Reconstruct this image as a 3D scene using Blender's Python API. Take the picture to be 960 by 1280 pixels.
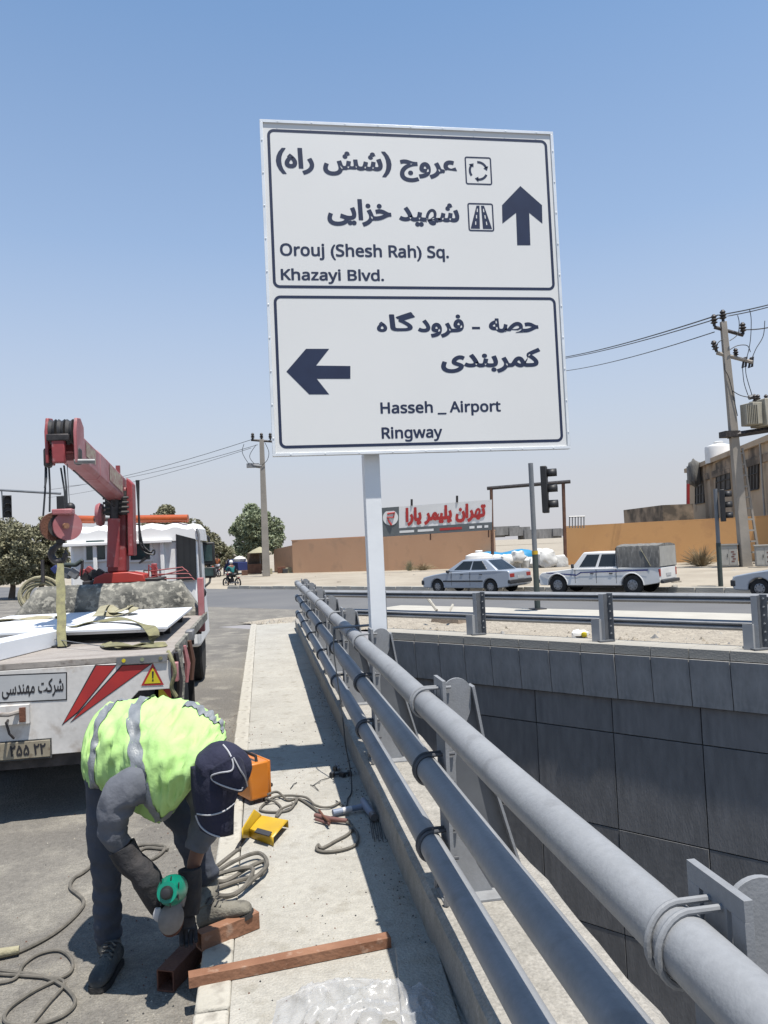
import bpy, math, random
from mathutils import Vector, Matrix, noise
for o in list(bpy.data.objects): bpy.data.objects.remove(o)
SC = bpy.context.scene; COL = SC.collection
V = Vector; PI = math.pi
random.seed(11)

# ---------------------------------------------------------------- camera, sky, sun
EYE = V((0, 0, 1.75))
CR = V((.987, -.157, -.045)).normalized()
CF = V((.159, .986, .042)).normalized()
CR = (CR - CF * CR.dot(CF)).normalized()
CU = CR.cross(CF)
cam_d = bpy.data.cameras.new('camera'); cam = bpy.data.objects.new('camera', cam_d); COL.objects.link(cam)
cam.matrix_world = Matrix(((CR.x, CU.x, -CF.x, EYE.x), (CR.y, CU.y, -CF.y, EYE.y), (CR.z, CU.z, -CF.z, EYE.z), (0, 0, 0, 1)))
cam_d.sensor_fit = 'VERTICAL'; cam_d.sensor_height = 36; cam_d.lens = 27; cam_d.clip_start = .05; cam_d.clip_end = 4000
SC.camera = cam
SUN = V((.15, -.27, 1)).normalized()
world = bpy.data.worlds.new("World"); SC.world = world; world.use_nodes = True
nt = world.node_tree; sky = nt.nodes.new('ShaderNodeTexSky'); sky.sky_type = 'NISHITA'; sky.sun_disc = False
sky.sun_elevation = math.asin(SUN.z); sky.sun_rotation = math.atan2(SUN.x, SUN.y)
sky.air_density = 1.15; sky.dust_density = .9; sky.ozone_density = 1.2; sky.altitude = 1500
bg = nt.nodes['Background']; bg.inputs[1].default_value = .125
# dust haze low in the sky: paler towards the horizon, all round
tcw = nt.nodes.new('ShaderNodeTexCoord'); sep = nt.nodes.new('ShaderNodeSeparateXYZ'); nt.links.new(tcw.outputs['Generated'], sep.inputs[0])
rmp = nt.nodes.new('ShaderNodeValToRGB'); nt.links.new(sep.outputs['Z'], rmp.inputs[0])
el = rmp.color_ramp.elements; el[0].position = 0; el[0].color = (.96,) * 3 + (1,); el[1].position = 1; el[1].color = (.0,) * 3 + (1,)
for p_, c_ in ((.08, .90), (.23, .62), (.37, .33), (.58, .12), (.8, .03)): e_ = el.new(p_); e_.color = (c_,) * 3 + (1,)
mxw = nt.nodes.new('ShaderNodeMix'); mxw.data_type = 'RGBA'; nt.links.new(rmp.outputs[0], mxw.inputs[0]); tnt = nt.nodes.new('ShaderNodeMix'); tnt.data_type = 'RGBA'; tnt.blend_type = 'MULTIPLY'; tnt.inputs[0].default_value = 1; tnt.inputs[7].default_value = (.78, 1.0, 1.06, 1); nt.links.new(sky.outputs[0], tnt.inputs[6]); nt.links.new(tnt.outputs[2], mxw.inputs[6]); mxw.inputs[7].default_value = (3.1, 3.03, 3.28, 1)
nt.links.new(mxw.outputs[2], bg.inputs[0])
sd = bpy.data.lights.new('sun', 'SUN'); sun = bpy.data.objects.new('sun', sd); COL.objects.link(sun)
sd.energy = 5.0; sd.angle = math.radians(.53); sd.color = (1, .95, .87)
sun.rotation_euler = SUN.to_track_quat('Z', 'Y').to_euler(); sun.location = (3, -5, 20)
SC.view_settings.view_transform = 'Standard'; SC.view_settings.look = 'None'; SC.view_settings.gamma = 1
SC.view_settings.exposure = 0.62
try: SC.view_settings.use_curve_mapping = False
except Exception: pass

def P(x, y, D):
    """world point seen along photo pixel (x, y) at forward distance D metres"""
    return EYE + (CF + CR * ((x - 480) / 960) - CU * ((y - 640) / 960)) * D
def on_y(x, y, Y):
    d = CF + CR * ((x - 480) / 960) - CU * ((y - 640) / 960)
    return EYE + d * (Y / d.y)
def on_z(x, y, z):
    d = CF + CR * ((x - 480) / 960) - CU * ((y - 640) / 960)
    return EYE + d * ((z - EYE.z) / d.z)

# ---------------------------------------------------------------- materials
K = .62      # real-world albedo level of all paints and stones
def mat(name, c1, c2=None, scale=4, rough=.7, bump=0, metal=0, detail=6, lo=.35, hi=.65, c3=None, s3=30, lo3=.55, hi3=.7, bscale=None, spec=.5, coat=0, stretch=None, trans=0, speck=None):
    c1 = tuple(v * K for v in c1); c2 = c2 and tuple(v * K for v in c2); c3 = c3 and tuple(v * K for v in c3)
    m = bpy.data.materials.new(name); m.use_nodes = True; n = m.node_tree; L = n.links
    b = n.nodes['Principled BSDF']; b.inputs['Roughness'].default_value = rough; b.inputs['Metallic'].default_value = metal
    b.inputs['Specular IOR Level'].default_value = spec; b.inputs['Coat Weight'].default_value = coat
    b.inputs['Transmission Weight'].default_value = trans
    b.inputs['Base Color'].default_value = (*c1, 1)
    tc = n.nodes.new('ShaderNodeTexCoord'); src = tc.outputs['Object']
    if stretch:
        mp = n.nodes.new('ShaderNodeMapping'); mp.inputs['Scale'].default_value = stretch; L.new(src, mp.inputs[0]); src = mp.outputs[0]
    def ramp(s, lo, hi, det=detail):
        t = n.nodes.new('ShaderNodeTexNoise'); t.inputs['Scale'].default_value = s; t.inputs['Detail'].default_value = det; L.new(src, t.inputs['Vector'])
        r = n.nodes.new('ShaderNodeMapRange'); r.inputs[1].default_value = lo; r.inputs[2].default_value = hi; L.new(t.outputs[0], r.inputs[0]); return r.outputs[0], t
    if c2:
        f, t = ramp(scale, lo, hi); x = n.nodes.new('ShaderNodeMix'); x.data_type = 'RGBA'
        x.inputs[6].default_value = (*c1, 1); x.inputs[7].default_value = (*c2, 1); L.new(f, x.inputs[0]); out = x.outputs[2]
        if c3:
            f3, t3 = ramp(s3, lo3, hi3); y = n.nodes.new('ShaderNodeMix'); y.data_type = 'RGBA'
            L.new(out, y.inputs[6]); y.inputs[7].default_value = (*c3, 1); L.new(f3, y.inputs[0]); out = y.outputs[2]
        if speck:
            for s_, lo_, hi_ in speck:
                f4, t4 = ramp(s_, .3, .7, 3); r4 = n.nodes.new('ShaderNodeMapRange'); r4.inputs[3].default_value = lo_; r4.inputs[4].default_value = hi_; L.new(f4, r4.inputs[0])
                z = n.nodes.new('ShaderNodeVectorMath'); z.operation = 'SCALE'; L.new(out, z.inputs[0]); L.new(r4.outputs[0], z.inputs[3]); out = z.outputs[0]
        L.new(out, b.inputs['Base Color'])
    if bump:
        t = n.nodes.new('ShaderNodeTexNoise'); t.inputs['Scale'].default_value = bscale or scale * 8; t.inputs['Detail'].default_value = 8; L.new(src, t.inputs['Vector'])
        bp = n.nodes.new('ShaderNodeBump'); bp.inputs['Strength'].default_value = bump; bp.inputs['Distance'].default_value = .02
        L.new(t.outputs[0], bp.inputs['Height']); L.new(bp.outputs[0], b.inputs['Normal'])
    return m
M = dict(
 asphalt=mat('asphalt', (.19,.175,.155), (.27,.25,.215), .55, .95, .9, c3=(.40,.37,.31), s3=3, lo3=.5, hi3=.78, bscale=60, speck=((140, .72, 1.25), (26, .86, 1.14))),
 far_asphalt=mat('far_asphalt', (.15,.15,.155), (.19,.187,.185), .3, .9, .3, bscale=30, stretch=(1,1,1)),
 sand=mat('sand', (.40,.345,.27), (.50,.44,.35), .35, 1, .5, c3=(.36,.31,.25), s3=2.5, lo3=.58, hi3=.75, bscale=8),
 gravel=mat('gravel', (.40,.35,.28), (.52,.46,.37), 6, 1, 1, c3=(.22,.19,.16), s3=25, lo3=.55, hi3=.65, bscale=30),
 concrete=mat('concrete', (.49,.465,.41), (.55,.525,.465), 1.6, .95, .6, c3=(.38,.35,.29), s3=7, lo3=.56, hi3=.76, bscale=70, speck=((120, .85, 1.12), (22, .90, 1.08), (2.2, .93, 1.06))),
 kerb=mat('kerb', (.50,.47,.40), (.60,.565,.49), 3, .95, .5, c3=(.38,.35,.3), s3=12, bscale=50),
 pale_kerb=mat('pale_kerb', (.50,.47,.41), (.60,.57,.5), 1, .95, .3, bscale=20),
 plinth=mat('plinth', (.40,.375,.33), (.48,.45,.40), 2, .95, .6, c3=(.33,.31,.27), s3=9, lo3=.55, hi3=.75, bscale=50, speck=((90, .8, 1.15), (12, .85, 1.1))),
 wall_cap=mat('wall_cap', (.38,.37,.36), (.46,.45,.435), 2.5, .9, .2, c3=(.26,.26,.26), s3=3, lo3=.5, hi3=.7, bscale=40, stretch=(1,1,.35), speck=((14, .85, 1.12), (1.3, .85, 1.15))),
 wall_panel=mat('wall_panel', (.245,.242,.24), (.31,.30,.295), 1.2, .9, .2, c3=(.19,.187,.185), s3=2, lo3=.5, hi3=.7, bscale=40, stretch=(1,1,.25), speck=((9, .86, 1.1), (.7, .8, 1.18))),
 coping=mat('coping', (.40,.38,.34), (.52,.49,.43), 2, .95, .4, bscale=40),
 rail_paint=mat('rail_paint', (.31,.32,.335), (.36,.37,.385), 1.5, .5, .08, c3=(.27,.275,.285), s3=9, lo3=.58, hi3=.75, bscale=140, spec=.35, speck=((60, .94, 1.05), (5, .92, 1.06))),
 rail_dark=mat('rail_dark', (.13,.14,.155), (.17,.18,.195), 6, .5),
 ubolt_dark=mat('ubolt_dark', (.07,.075,.085), (.11,.115,.13), 9, .5),
 old_plate=mat('old_plate', (.42,.37,.27), (.33,.28,.2), 9, .6, 0, c3=(.2,.15,.1), s3=20),
 post_grey=mat('post_grey', (.40,.41,.42), (.46,.47,.48), 3, .6),
 bolt_steel=mat('bolt_steel', (.25,.25,.26), (.4,.4,.4), 20, .45, 0, .3),
 sign_white=mat('sign_white', (.98,.975,.95), (1.02,1.015,.99), .8, .5, 0, detail=3),
 sign_edge=mat('sign_edge', (1.15,1.18,1.2), (1.0,1.03,1.05), 6, .35, 0, .2),
 sign_navy=mat('sign_navy', (.012,.022,.07), (.016,.03,.085), 8, .45),
 post_white=mat('post_white', (1.1,1.12,1.13), (1.0,1.02,1.04), 2, .5, .05),
 truck_white=mat('truck_white', (.80,.77,.73), (.92,.89,.85), 2.2, .55, .05, c3=(.46,.37,.29), s3=7, lo3=.57, hi3=.78, speck=((30, .93, 1.04), (2.5, .88, 1.06))),
 cab_white=mat('cab_white', (1.1,1.1,1.09), (1.2,1.2,1.19), 1.5, .4, 0, c3=(.85,.82,.78), s3=5, lo3=.62, hi3=.8),
 plate_white=mat('plate_white', (.62,.63,.63), (.55,.56,.57), 6, .5),
 red_print=mat('red_print', (.55,.035,.03), (.45,.03,.03), 6, .5),
 black=mat('black', (.012,.012,.014), (.02,.02,.022), 5, .55),
 black_print=mat('black_print', (.02,.02,.025), None, 5, .6),
 rubber=mat('rubber', (.02,.02,.02), (.045,.042,.04), 12, .9, .2),
 deck=mat('deck', (.36,.32,.29), (.46,.42,.38), 2, .85, .3, c3=(.25,.21,.18), s3=14, stretch=(1,6,1)),
 tarp=mat('tarp', (.10,.10,.09), (.30,.29,.25), 5, .95, .8, c3=(.42,.40,.34), s3=18, lo3=.52, hi3=.62, bscale=22),
 slab_white=mat('slab_white', (.95,.98,1.02), (1.02,1.05,1.1), 2, .45, .05),
 crane_red=mat('crane_red', (.42,.06,.065), (.33,.07,.075), 3, .5, .1, c3=(.50,.25,.25), s3=10, lo3=.6, hi3=.75),
 crane_bright=mat('crane_bright', (.60,.06,.04), (.5,.05,.04), 4, .45),
 boom_red=mat('boom_red', (.46,.14,.15), (.56,.25,.26), 3, .5, .1, c3=(.55,.36,.35), s3=12, lo3=.58, hi3=.78, stretch=(1,1,1)),
 boom_print=mat('boom_print', (.60,.56,.40), (.42,.2,.18), 16, .6),
 dark_steel=mat('dark_steel', (.035,.033,.035), (.09,.08,.08), 10, .55, .1, .4),
 grease=mat('grease', (.03,.03,.035), (.07,.065,.06), 20, .6),
 orange_tube=mat('orange_tube', (.60,.13,.03), (.5,.10,.03), 5, .35),
 strap_yellow=mat('strap_yellow', (.34,.32,.16), (.22,.21,.12), 14, .9, .3, c3=(.22,.2,.12), s3=20),
 strap_pale=mat('strap_pale', (.48,.45,.30), (.38,.34,.22), 12, .9, .3),
 glass_dark=mat('glass_dark', (.015,.02,.022), (.03,.035,.038), 2, .08, spec=.6),
 pane_dull=mat('pane_dull', (.035,.032,.03), (.09,.08,.07), 1.2, .7),
 glass_teal=mat('glass_teal', (.03,.06,.06), (.07,.12,.12), 3, .12),
 curtain=mat('curtain', (.012,.014,.018), (.02,.024,.03), 4, .8),
 chrome=mat('chrome', (.5,.5,.5), None, 5, .2, 0, .9),
 car_silver=mat('car_silver', (.44,.49,.56), (.48,.53,.60), 1, .3, 0, .15, coat=.5),
 car_white=mat('car_white', (.98,.98,.97), (.88,.87,.84), 1.5, .4, 0, coat=.3),
 trim=mat('trim', (.035,.037,.04), (.05,.05,.055), 5, .6),
 hubcap=mat('hubcap', (.45,.46,.48), (.3,.3,.31), 12, .4, 0, .4),
 tail_red=mat('tail_red', (.45,.02,.02), (.3,.02,.02), 10, .25),
 lamp=mat('lamp', (.6,.6,.58), None, 5, .15),
 blue_stripe=mat('blue_stripe', (.02,.04,.25), None, 5, .4),
 canvas=mat('canvas', (.16,.155,.145), (.25,.24,.22), 3, .9, .5, c3=(.33,.32,.3), s3=6, stretch=(3,3,.6), bscale=12),
 ochre_wall=mat('ochre_wall', (.92,.49,.20), (1.0,.55,.23), .3, .95, .2, c3=(.86,.46,.2), s3=1.2, bscale=10),
 brown_wall=mat('brown_wall', (.64,.38,.235), (.70,.43,.27), .3, .95, .2, c3=(.58,.36,.23), s3=1.2, bscale=10),
 wood_brown=mat('wood_brown', (.13,.06,.04), (.2,.1,.06), 3, .8),
 banner_white=mat('banner_white', (.85,.86,.86), (.95,.95,.95), .6, .7),
 banner_grey=mat('banner_grey', (.12,.14,.15), (.15,.17,.18), 2, .7),

 brown_block=mat('brown_block', (.30,.23,.17), (.40,.32,.25), 5, .95, .4),
 concrete_pole=mat('concrete_pole', (.36,.33,.29), (.44,.40,.35), 1.2, .95, .3, bscale=10),
 galv=mat('galv', (.22,.23,.24), (.3,.3,.31), 6, .5, 0, .3),
 pole_grey=mat('pole_grey', (.20,.22,.24), (.26,.27,.29), 3, .5),
 pole_green=mat('pole_green', (.05,.07,.065), (.07,.09,.08), 5, .6),
 transformer=mat('transformer', (.48,.45,.36), (.4,.37,.3), 3, .6),
 building=mat('building', (.55,.42,.29), (.66,.52,.37), .4, .95, .3, c3=(.28,.21,.15), s3=.5, lo3=.56, hi3=.75, bscale=5),
 soot=mat('soot', (.13,.105,.08), (.46,.35,.25), .7, .95, lo=.42, hi=.6),
 frame_dark=mat('frame_dark', (.05,.045,.04), None, 5, .7),
 tank_white=mat('tank_white', (1.1,1.1,1.08), (1,.99,.96), 2, .5),
 sack=mat('sack', (.75,.75,.73), (.95,.95,.93), 2, .85, .6, bscale=6),
 blue_tarp=mat('blue_tarp', (.02,.25,.5), (.03,.32,.6), 2, .5),
 cabinet=mat('cabinet', (.50,.49,.45), (.42,.41,.38), 4, .6),
 leaf_olive=mat('leaf_olive', (.24,.235,.13), (.34,.32,.20), 3, .8, c3=(.40,.37,.26), s3=2, lo3=.55, hi3=.7),
 leaf_green=mat('leaf_green', (.27,.32,.19), (.38,.43,.27), 3, .8, c3=(.31,.33,.21), s3=2, lo3=.55, hi3=.7),
 bark=mat('bark', (.10,.075,.055), (.16,.12,.09), 5, .95),
 dry_bush=mat('dry_bush', (.30,.22,.12), (.4,.32,.2), 5, .95),
 hill=mat('hill', (.42,.37,.33), (.48,.43,.38), .02, 1),
 rust=mat('rust', (.26,.115,.06), (.38,.19,.11), 5, .8, .3, c3=(.50,.34,.25), s3=16, lo3=.58, hi3=.72, stretch=(1,1,1)),
 rust_dark=mat('rust_dark', (.13,.05,.03), (.2,.08,.045), 8, .85, .3),
 welder_orange=mat('welder_orange', (.75,.24,.02), (.68,.21,.02), 4, .4, coat=.2),
 mask_yellow=mat('mask_yellow', (.72,.47,.02), (.62,.38,.02), 5, .45),
 cable=mat('cable', (.13,.12,.10), (.2,.18,.15), 20, .8),
 black_cable=mat('black_cable', (.03,.035,.04), None, 5, .6),
 tape=mat('tape', (.7,.7,.72), None, 5, .5),
 tool_blue=mat('tool_blue', (.22,.27,.38), (.3,.35,.45), 8, .5),
 holder_red=mat('holder_red', (.16,.07,.06), (.25,.12,.1), 12, .6),
 skin=mat('skin', (.22,.10,.06), (.28,.13,.08), 8, .6),
 overall=mat('overall', (.05,.06,.085), (.085,.098,.13), 5, .95, .6, c3=(.09,.1,.115), s3=16, lo3=.6, hi3=.8, bscale=14),
 sleeve=mat('sleeve', (.12,.13,.155), (.22,.23,.265), 4, .95, .7, bscale=12),
 vest=mat('vest', (.52,.84,.27), (.57,.88,.33), 5, .8, .5, bscale=11),
 reflective=mat('reflective', (.25,.27,.29), (.31,.33,.35), 12, .45, .2),
 cap_navy=mat('cap_navy', (.012,.014,.04), (.022,.024,.06), 9, .9, .4, bscale=30),
 piping=mat('piping', (.6,.6,.62), None, 5, .7),
 glove=mat('glove', (.025,.025,.03), (.05,.045,.045), 14, .85, .6, bscale=25),
 glove_palm=mat('glove_palm', (.20,.19,.17), (.1,.085,.08), 18, .85, .5),
 boot=mat('boot', (.05,.055,.06), (.12,.12,.11), 12, .85, .4, c3=(.25,.24,.21), s3=18, lo3=.55, hi3=.75),
 boot_tan=mat('boot_tan', (.20,.185,.15), (.3,.28,.23), 12, .9, .4, c3=(.08,.075,.07), s3=14, lo3=.55, hi3=.75),
 grinder_green=mat('grinder_green', (.0,.22,.14), (.0,.28,.18), 5, .35),
 grinder_steel=mat('grinder_steel', (.32,.31,.31), (.2,.2,.2), 14, .5, 0, .5),
 hair=mat('hair', (.015,.012,.01), None, 5, .8),
 cloth_teal=mat('cloth_teal', (.02,.2,.2), None, 5, .9), cloth_blue=mat('cloth_blue', (.03,.05,.2), None, 5, .9),
 cloth_orange=mat('cloth_orange', (.5,.15,.05), None, 5, .9), cloth_pale=mat('cloth_pale', (.5,.5,.55), None, 5, .9),
 yellow_print=mat('yellow_print', (.75,.62,.02), None, 5, .5),
 poly=mat('poly', (.72,.74,.76), (.8,.8,.82), 3, .25, .8, bscale=7, spec=.6),
)
# thin plastic sheet: partly see-through
_n = M['poly'].node_tree; _b = _n.nodes['Principled BSDF']; _b.inputs['Alpha'].default_value = .38

# ---------------------------------------------------------------- mesh helpers
def ortho(d):
    d = d.normalized(); a = V((0, 0, 1)) if abs(d.z) < .9 else V((1, 0, 0)); u = d.cross(a).normalized(); return u, u.cross(d).normalized()
class MB:
    def __init__(s): s.v = []; s.f = []; s.mi = []; s.mats = []
    def _m(s, m):
        if m not in s.mats: s.mats.append(m)
        return s.mats.index(m)
    def add(s, vs, fs, m):
        k = len(s.v); i = s._m(m); s.v += [V(v) for v in vs]
        for f in fs: s.f.append([k + q for q in f]); s.mi.append(i)
        return s
    def box(s, c, size, m, R=None):
        c = V(c); h = V(size) / 2; vs = []
        for x in (-1, 1):
            for y in (-1, 1):
                for z in (-1, 1):
                    q = V((x * h.x, y * h.y, z * h.z)); vs.append(c + (R @ q if R else q))
        return s.add(vs, [(0,1,3,2),(4,6,7,5),(0,4,5,1),(2,3,7,6),(0,2,6,4),(1,5,7,3)], m)
    def hexa(s, b, t, m):
        n = len(b); return s.add(list(b) + list(t), [tuple(reversed(range(n))), tuple(range(n, 2 * n))] + [(i, (i + 1) % n, n + (i + 1) % n, n + i) for i in range(n)], m)
    def prism(s, pts, dv, m):
        dv = V(dv); pts = [V(p) for p in pts]; return s.hexa(pts, [p + dv for p in pts], m)
    def tube(s, pts, r, m, seg=8, cap=True, closed=False):
        pts = [V(p) for p in pts]; n = len(pts); rs = r if isinstance(r, (list, tuple)) else [r] * n; vs = []; pu = None
        for i, p in enumerate(pts):
            if closed: d = pts[(i + 1) % n] - pts[i - 1]
            else: d = pts[min(i + 1, n - 1)] - pts[max(i - 1, 0)]
            d.normalize()
            if pu is None: u, w = ortho(d)
            else:
                u = pu - d * pu.dot(d); u = u.normalized() if u.length > 1e-6 else ortho(d)[0]; w = d.cross(u)
            w = d.cross(u); pu = u
            for k in range(seg):
                a = 2 * PI * k / seg; vs.append(p + (u * math.cos(a) + w * math.sin(a)) * rs[i])
        fs = []
        for i in range(n if closed else n - 1):
            j = (i + 1) % n
            for k in range(seg): fs.append((i * seg + k, i * seg + (k + 1) % seg, j * seg + (k + 1) % seg, j * seg + k))
        if cap and not closed: fs += [tuple(reversed(range(seg))), tuple(range((n - 1) * seg, n * seg))]
        return s.add(vs, fs, m)
    def cyl(s, a, b, r, m, seg=16, r2=None): return s.tube([a, b], [r, r if r2 is None else r2], m, seg)
    def lathe(s, prof, o, ax, m, seg=20):
        o = V(o); ax = V(ax).normalized(); u, w = ortho(ax); vs = []; n = len(prof)
        for r, z in prof:
            for k in range(seg):
                a = 2 * PI * k / seg; vs.append(o + ax * z + (u * math.cos(a) + w * math.sin(a)) * r)
        fs = [(i * seg + k, i * seg + (k + 1) % seg, (i + 1) * seg + (k + 1) % seg, (i + 1) * seg + k) for i in range(n - 1) for k in range(seg)]
        fs += [tuple(reversed(range(seg))), tuple(range((n - 1) * seg, n * seg))]
        return s.add(vs, fs, m)
    def ball(s, c, r, m, seg=14, R=None, jit=0):
        c = V(c); r = V(r) if not isinstance(r, (int, float)) else V((r, r, r)); vs = []; n = seg // 2
        for i in range(n + 1):
            t = PI * i / n
            for k in range(seg):
                a = 2 * PI * k / seg; q = V((r.x * math.sin(t) * math.cos(a), r.y * math.sin(t) * math.sin(a), r.z * math.cos(t)))
                if jit: q *= 1 + random.uniform(-jit, jit)
                vs.append(c + (R @ q if R else q))
        fs = [(i * seg + k, (i + 1) * seg + k, (i + 1) * seg + (k + 1) % seg, i * seg + (k + 1) % seg) for i in range(n) for k in range(seg)]
        return s.add(vs, fs, m)
    def loft(s, rings, m, cap=True, closed=True):
        k = len(rings[0]); vs = [p for r in rings for p in r]; fs = []
        for i in range(len(rings) - 1):
            for j in range(k if closed else k - 1): fs.append((i * k + j, i * k + (j + 1) % k, (i + 1) * k + (j + 1) % k, (i + 1) * k + j))
        if cap and closed: fs += [tuple(reversed(range(k))), tuple(range((len(rings) - 1) * k, len(rings) * k))]
        return s.add(vs, fs, m)
    def build(s, name, parent=None, smooth=True, ang=38, bevel=0, world=False, subsurf=0):
        me = bpy.data.meshes.new(name); vs = s.v
        if world and parent is not None:
            inv = wm(parent).inverted(); vs = [inv @ v for v in vs]
        me.from_pydata([tuple(v) for v in vs], [], s.f); me.validate()
        for m in s.mats: me.materials.append(M[m] if isinstance(m, str) else m)
        if len(me.polygons) == len(s.mi): me.polygons.foreach_set('material_index', s.mi)
        if smooth:
            me.shade_smooth(); me.set_sharp_from_angle(angle=math.radians(ang))
        me.update()
        o = bpy.data.objects.new(name, me); COL.objects.link(o)
        if parent is not None: o.parent = parent
        if bevel:
            b = o.modifiers.new('bevel', 'BEVEL'); b.width = bevel; b.segments = 2; b.limit_method = 'ANGLE'; b.angle_limit = math.radians(30)
        if subsurf:
            b = o.modifiers.new('subsurf', 'SUBSURF'); b.levels = b.render_levels = subsurf
        return o
def wm(o):
    m = o.matrix_basis.copy()
    while o.parent: o = o.parent; m = o.matrix_basis @ m
    return m
def tag(o, label=None, cat=None, group=None, kind=None):
    if label: o['label'] = label
    if cat: o['category'] = cat
    if group: o['group'] = group
    if kind: o['kind'] = kind
    return o
def thing(name, label, cat, loc=(0, 0, 0), rz=0, group=None):
    o = bpy.data.objects.new(name, None); COL.objects.link(o); o.location = loc; o.rotation_euler = (0, 0, rz); o.empty_display_size = .2
    return tag(o, label, cat, group)
def copy_tree(o, parent=None):
    c = o.copy(); COL.objects.link(c); c.parent = parent
    for ch in [x for x in bpy.data.objects if x.parent == o]: copy_tree(ch, c)
    return c
def smoothpath(pts, n=6, closed=False):
    pts = [V(p) for p in pts]; out = []; N = len(pts)
    for i in range(N if closed else N - 1):
        if closed: a, b, c, d = pts[i - 1], pts[i], pts[(i + 1) % N], pts[(i + 2) % N]
        else: a, b, c, d = pts[max(i - 1, 0)], pts[i], pts[i + 1], pts[min(i + 2, N - 1)]
        for k in range(n):
            t = k / n; out.append(.5 * ((2 * b) + (c - a) * t + (2 * a - 5 * b + 4 * c - d) * t * t + (3 * b - a - 3 * c + d) * t ** 3))
    if not closed: out.append(pts[-1])
    return out
def skin_mesh(name, nodes, edges, m, parent, root=0, sub=2, world=True, wr=0):
    """grow a limb surface over a skeleton: nodes = [(point, radius or (rx, ry))]"""
    me = bpy.data.meshes.new('skeleton'); me.from_pydata([tuple(n[0]) for n in nodes], edges, [])
    o = bpy.data.objects.new('skeleton', me); COL.objects.link(o)
    sk = o.modifiers.new('s', 'SKIN'); sk.use_smooth_shade = True; sk.branch_smoothing = .6
    if not me.skin_vertices:
        bpy.context.view_layer.objects.active = o
    for i, n in enumerate(nodes):
        r = n[1]; me.skin_vertices[0].data[i].radius = r if isinstance(r, tuple) else (r, r); me.skin_vertices[0].data[i].use_root = (i == root)
    ss = o.modifiers.new('u', 'SUBSURF'); ss.levels = ss.render_levels = sub
    dg = bpy.context.evaluated_depsgraph_get(); dg.update()
    out = bpy.data.meshes.new_from_object(o.evaluated_get(dg)); out.name = name
    bpy.data.objects.remove(o)
    if wr:
        nn = [v.normal.copy() for v in out.vertices]
        for v, n_ in zip(out.vertices, nn):
            q = v.co; f_ = noise.noise(V((q.x * 9, q.y * 9, q.z * 22))) + .6 * noise.noise(V((q.x * 20 + 5, q.y * 20, q.z * 34 + q.x * 30)))
            v.co = q + n_ * wr * f_
    if world and parent is not None: out.transform(wm(parent).inverted())
    out.materials.clear(); out.materials.append(M[m]); out.shade_smooth()
    r = bpy.data.objects.new(name, out); COL.objects.link(r); r.parent = parent
    return r
# ---- Persian presentation forms: isolated, final, initial, medial
AF = {'ع':'FEC9 FECA FECB FECC','ر':'FEAD FEAE','و':'FEED FEEE','ج':'FE9D FE9E FE9F FEA0','ش':'FEB5 FEB6 FEB7 FEB8','ا':'FE8D FE8E','ه':'06D5 FEEA FEEB FEEC','ی':'FBFC FBFD FBFE FBFF','د':'FEA9 FEAA','خ':'FEA5 FEA6 FEA7 FEA8','ز':'FEAF FEB0','ح':'FEA1 FEA2 FEA3 FEA4','ص':'FEB9 FEBA FEBB FEBC','ف':'FED1 FED2 FED3 FED4','گ':'FB92 FB93 FB94 FB95','ک':'FB8E FB8F FB90 FB91','م':'FEE1 FEE2 FEE3 FEE4','ب':'FE8F FE90 FE91 FE92','ن':'FEE5 FEE6 FEE7 FEE8','ت':'FE95 FE96 FE97 FE98','پ':'FB56 FB57 FB58 FB59','ل':'FEDD FEDE FEDF FEE0','س':'FEB1 FEB2 FEB3 FEB4'}
def shape(s):
    out = []
    for i, ch in enumerate(s):
        if ch not in AF: out.append({'(': ')', ')': '('}.get(ch, ch)); continue
        f = AF[ch].split(); prev = i > 0 and s[i - 1] in AF and len(AF[s[i - 1]].split()) == 4; nxt = len(f) == 4 and i + 1 < len(s) and s[i + 1] in AF
        out.append(chr(int(f[(3 if nxt else 1) if prev else (2 if nxt else 0)], 16)))
    return ''.join(reversed(out))
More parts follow.
